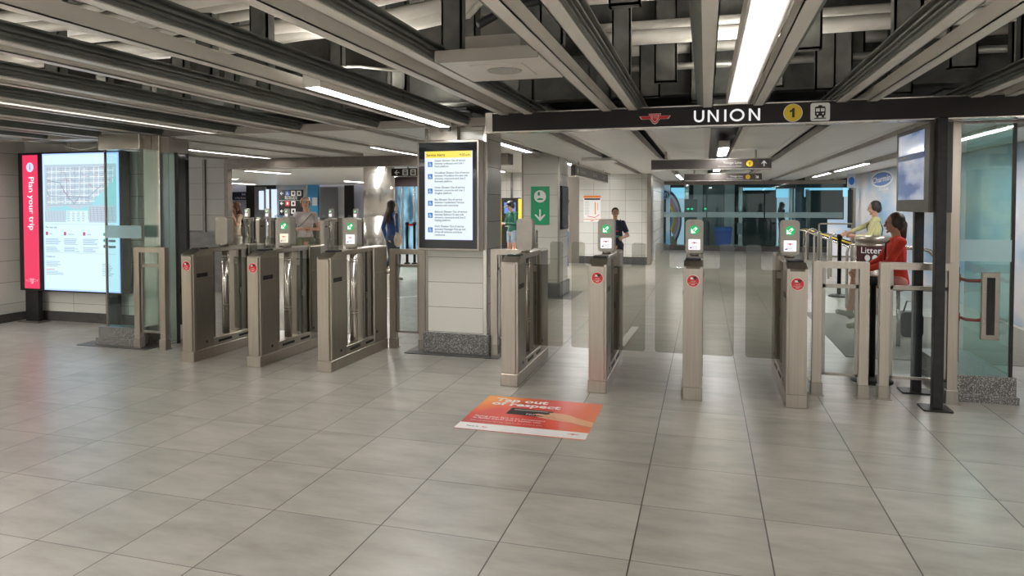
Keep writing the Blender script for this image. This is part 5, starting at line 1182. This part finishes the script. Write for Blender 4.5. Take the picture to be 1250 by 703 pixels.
    if hairstyle != 'none':
        hm = noisy('hair_'+idx, tuple(x*.6 for x in hair), hair, 60, .45, 0, (1, 1, .1)); bm = new()
        ell(bm, hp(0, .030, .040), (.083, .090, .088), M)
        if hairstyle in ('long', 'bob', 'tied'): ell(bm, hp(0, .055, -.01), (.080, .062, .09), M)
        if hairstyle in ('long', 'bob', 'tied'):
            for sx in (-1, 1): ell(bm, hp(sx*.062, .015, .01), (.026, .055, .07), M)
        if hairstyle == 'long':
            L_ = .30; b0 = hp(0, .075, -.04); cap(bm, b0, b0 + Vector((0, .035, -L_*.5)), .075, .10, .5); cap(bm, b0 + Vector((0, .035, -L_*.5)), b0 + Vector((0, .045, -L_)), .10, .045, .5)
            for k in range(7): xx = (k-3)*.028; cap(bm, b0 + Vector((xx, .04, -L_*.5)), b0 + Vector((xx*1.3 + .008*math.sin(k*2), .055, -L_-.02*((k*3) % 4))), .022, .010)
            for sx in (-1, 1): cap(bm, hp(sx*.068, .02, 0), hp(sx*.078, .03, -.16), .024, .026)
        if hairstyle == 'tied':
            q = hp(.0, .09, -.02); tq = hair_side or Vector((0, .04, -.28)); cap(bm, q, q + Vector(tq)*.5, .045, .042); cap(bm, q + Vector(tq)*.5, q + Vector(tq), .042, .018)
        remesh('hair', bm, hm, t, .009, 3)
    t.location = loc; t.rotation_euler = (0, 0, face); t.scale = (s_, s_, s_)
    return t, J, hp, M
def local(parent, name, bm, m, smooth=True):
    ORG[parent.name] = Vector((0, 0, 0)); o = obj(name, bm, m, parent, smooth); return o
def held(t, name, bm, m, label, cat):
    """a thing carried by a person: top-level, placed with the person's transform"""
    Mx = Matrix.LocRotScale(t.location, t.rotation_euler, t.scale); bmesh.ops.transform(bm, matrix=Mx, verts=bm.verts[:])
    return tag(obj(name, bm, m, None, True), label, cat)

SK = (.62, .36, .25)
# face angle: 0 looks to -Y (towards the camera side); positive turns to the person's left = +X
# woman in white reading a phone
p = aY(373, 270, 10.9)
t, J, hp, M = person('woman in a white t-shirt and olive trousers looking at her phone, white headphones on', (p.x, 10.9, 0), R(38), 1.70, SK,
    dict(wl=(-.045, -.25, 1.145), wr=(.045, -.25, 1.13), el=(-.235, -.02, 1.13), er=(.235, -.02, 1.13)), shirt=(.62, .57, .56), sleeve=.55, hem=.98, pants=(.22, .22, .14), plen=.95, hair=(.30, .18, .10), hairstyle='bob', look=(-8, -12), hand_dir=dict(l=(.55, -.8, .1), r=(-.55, -.8, .1)))
bm = new(); pts = [hp(.088*math.cos(R(k)), .02, .02 + .105*math.sin(R(k))) for k in range(0, 181, 15)]; tube(bm, pts, .011, 8); held(t, 'headband', bm, WHITE, 'white headphones on the head of the woman in white', 'headphones')
bm = new(); box(bm, -.035, .035, -.36, -.29, 1.12, 1.13, bev=.004); held(t, 'phone', bm, BLACK, 'dark phone in the hands of the woman in white', 'phone')
bm = new(); cap(bm, (-.19, .05, .98), (-.19, .08, 1.10), .055, .05, .5); tube(bm, [(-.19, .06, 1.1), (-.05, -.125, 1.25), (.11, -.05, 1.42)], .01, 6); held(t, 'shoulder_bag', bm, cloth('olive_bag', (.30, .30, .18)), 'olive shoulder bag at the hip of the woman in white', 'bag')
# girl in cream
p = aY(288, 270, 12.4)
person('girl with long brown hair and cream top touching her face, behind the leftmost gate', (p.x, 12.4, 0), R(-20), 1.62, SK,
    dict(wr=(.04, -.13, 1.48), er=(.20, -.10, 1.20), wl=(-.05, -.2, 1.12)), shirt=(.66, .56, .40), sleeve=.75, hem=.86, pants=(.55, .5, .42), hair=(.12, .055, .03), hairstyle='long', look=(-20, 0), hand_dir=dict(r=(-.2, .0, 1)))
# woman in blue walking away
p = aY(486, 300, 13.0)
t, J, hp, M = person('woman in a blue sweater and dark trousers walking away with long brown hair', (p.x, 12.7, 0), R(180-28), 1.66, SK,
    dict(kl=(-.09, -.10, .52), al=(-.085, -.06, .09), kr=(.09, -.06, .50), ar=(.085, .24, .17), fr=(.085, .17, .04), el=(-.235, .04, 1.12), wl=(-.24, .02, .87), er=(.235, .05, 1.12), wr=(.24, -.04, .88)),
    shirt=(.045, .095, .26), sleeve=1.9, hem=.86, pants=(.055, .07, .10), plen=.95, shoe=(.22, .22, .2), hair=(.05, .028, .02), hairstyle='long')
bm = new(); cap(bm, (-.235, .0, 1.14), (-.26, .03, .88), .035, .105, .45, (0, 1, 0)); cap(bm, (-.26, .03, .88), (-.26, .03, .82), .105, .09, .45, (0, 1, 0)); tube(bm, [(-.245, -.04, 1.1), (-.19, -.05, 1.40), (-.17, .0, 1.465), (-.19, .07, 1.38), (-.245, .06, 1.1)], .016, 6)
held(t, 'tote_bag', bm, cloth('cream_tote', (.58, .50, .42)), 'cream tote bag on the shoulder of the woman in blue', 'bag')
# person in green sweatshirt
p = aY(625, 270, 16.0)
t, J, hp, M = person('person in a green sweatshirt, black cap and denim shorts looking down at a phone', (p.x, 16.0, 0), R(-38), 1.66, SK,
    dict(wl=(-.10, -.27, 1.16), wr=(.02, -.28, 1.14), el=(-.22, -.05, 1.12), er=(.22, -.05, 1.12), hed=(0, -.05, 1.585)), shirt=(.01, .085, .055), sleeve=1.85, hem=.93, pants=(.28, .36, .44), plen=.30, shoe=(.6, .6, .6), hair=(.03, .02, .015), hairstyle='bob', look=(0, 22), hand_dir=dict(l=(.3, -.9, .1), r=(-.3, -.9, .1)))
bm = new(); ell(bm, hp(0, .012, .062), (.087, .10, .072), M); r_ = new(); r_.free(); cap(bm, hp(-.03, -.10, .042), hp(.03, -.10, .042), .045, .045, .2, (1, 0, 0)); cap(bm, hp(0, -.06, .045), hp(0, -.15, .035), .062, .050, .14, (1, 0, 0))
held(t, 'baseball_cap', bm, BLACK, 'black peaked cap on the person in green', 'cap')
bm = new(); box(bm, -.075, -.005, -.40, -.33, 1.15, 1.162, bev=.004); held(t, 'phone', bm, BLACK, 'phone held by the person in green', 'phone')
# person hidden behind the pillar
p = aY(691, 300, 15.6)
person('person in jeans and a floral top mostly hidden behind the tiled pillar', (p.x-.03, 15.6, 0), R(-70), 1.72, SK,
    dict(wl=(-.03, -.36, 1.52), el=(-.18, -.2, 1.30), kl=(-.12, -.22, .52), al=(-.12, -.30, .10)), shirt=(.55, .32, .28), sleeve=1.8, pants=(.06, .15, .33), hair=(.05, .03, .02), hairstyle='short')
# man with backpack
p = aY(751, 280, 13.0)
t, J, hp, M = person('man in a navy t-shirt with a backpack looking down at his hands', (p.x, 13.0, 0), R(12), 1.50, (.50, .27, .18),
    dict(wl=(-.10, -.25, 1.10), wr=(.14, -.26, 1.08), el=(-.26, -.01, 1.12), er=(.27, -.01, 1.12)), shirt=(.022, .028, .065), sleeve=.75, hem=.90, pants=(.03, .03, .04), shoe=(.05, .05, .05), hair=(.02, .014, .01), hairstyle='short', look=(0, 8), female=False, hand_dir=dict(l=(.4, -.85, 0), r=(-.4, -.85, 0)))
bm = new(); prism(bm, rr(-.15, .15, .98, 1.42, .06), .12, .26, 'XZ')
for sx in (-1, 1): tube(bm, [(sx*.11, .13, 1.05), (sx*.145, .0, 1.1), (sx*.125, -.125, 1.22), (sx*.12, -.10, 1.38), (sx*.11, .0, 1.455), (sx*.10, .12, 1.40)], .017, 6)
held(t, 'backpack', bm, BLACK, 'black backpack on the man in navy', 'backpack')
a_ = new(); box(a_, -.05, .06, -.131, -.127, 1.2, 1.23); held(t, 'shirt_print', a_, RED, 'small red print on the navy t-shirt', 'print').parent = None
bm = new(); box(bm, .0, .06, -.38, -.30, 1.09, 1.13, bev=.008); held(t, 'green_card', bm, GREEN, 'small green item in the hands of the man in navy', 'card')
# woman beyond the glass
p = aY(957, 260, 26.2)
person('dark-haired woman in a dark jacket beyond the platform glass', (p.x, 26.9, 0), R(60), 1.66, SK, dict(), shirt=(.03, .03, .045), sleeve=1.9, pants=(.03, .03, .04), hair=(.03, .015, .012), hairstyle='long', look=(0, 0), vox=.010)
# woman in yellow
p = aY(1068, 270, 12.2)
t, J, hp, M = person('woman in a pale yellow cardigan reaching out beside the sky advert wall', (p.x, 12.2, 0), R(-110), 1.62, SK,
    dict(el=(-.20, -.20, 1.27), wl=(-.16, -.42, 1.17), er=(.21, -.06, 1.12), wr=(.20, -.28, 1.12)), shirt=(.68, .65, .32), sleeve=1.9, hem=.82, pants=(.08, .08, .10), hair=(.025, .02, .02), hairstyle='bob', look=(10, 12))
bm = new(); tube(bm, [(-.13, .02, 1.45), (.0, .125, 1.25), (.15, .10, .95)], .008, 6); tube(bm, [(-.13, .02, 1.45), (.0, -.125, 1.3), (.15, -.06, .95)], .008, 6); cap(bm, (.19, .03, .95), (.19, .03, .86), .09, .09, .35, (0, 1, 0)); held(t, 'crossbody_bag', bm, BLACK, 'dark crossbody bag of the woman in yellow', 'bag')
# woman in red, perched
t, J, hp, M = person('woman in a red hooded top and pink shorts perched on the tube bench', (2.08, 8.42, -.19), R(-92), 1.66, (.50, .27, .17),
    dict(pel=(0, .0, .93), hl=(-.09, -.02, .92), hr=(.09, -.02, .92), kl=(-.09, -.44, .93), kr=(.12, -.42, .90), al=(.02, -.52, .55), ar=(.12, -.40, .47), fl=(.05, -.64, .56), fr=(.12, -.53, .41), che=(0, -.03, 1.27), nek=(0, -.03, 1.45), hed=(0, -.06, 1.60), sl=(-.165, -.02, 1.39), sr=(.165, -.02, 1.39),
         el=(-.21, -.16, 1.16), wl=(-.12, -.40, 1.04), er=(.20, -.14, 1.16), wr=(.14, -.38, 1.06)), shirt=(.70, .045, .025), sleeve=1.9, hem=.90, pants=(.60, .22, .20), plen=.22, shoe=(.35, .33, .25), hair=(.045, .022, .015), hairstyle='tied', look=(0, 6), hair_side=Vector((-.06, -.0, -.30)))
bm = new(); tube(bm, [(-.11, .0, 1.45), (-.13, -.12, 1.36), (-.12, -.13, 1.15)], .008, 6); held(t, 'bag_strap', bm, BLACK, 'thin black strap over the shoulder of the woman in red', 'strap')
bm = new(); lathe(bm, [(.028, 1.01), (.03, 1.015), (.03, 1.045), (.028, 1.05)], -.13, -.385, 12); held(t, 'wrist_watch', bm, WHITE, 'white watch on the wrist of the woman in red', 'watch')
t = thing('round_stool', 'small dark round footrest stool beside the litter bin', 'stool', (1.98, 8.3, 0)); obj('top', lathe(new(), [(.10, .40), (.11, .41), (.11, .43), (.10, .44)], 1.92, 9.4, 24), STEEL_D, t, True); obj('stem', lathe(new(), [(.02, .01), (.02, .40)], 1.92, 9.4, 12), STEEL_D, t, True); obj('foot', lathe(new(), [(.10, 0), (.10, .012), (.02, .02)], 1.92, 9.4, 24), STEEL_D, t, True)
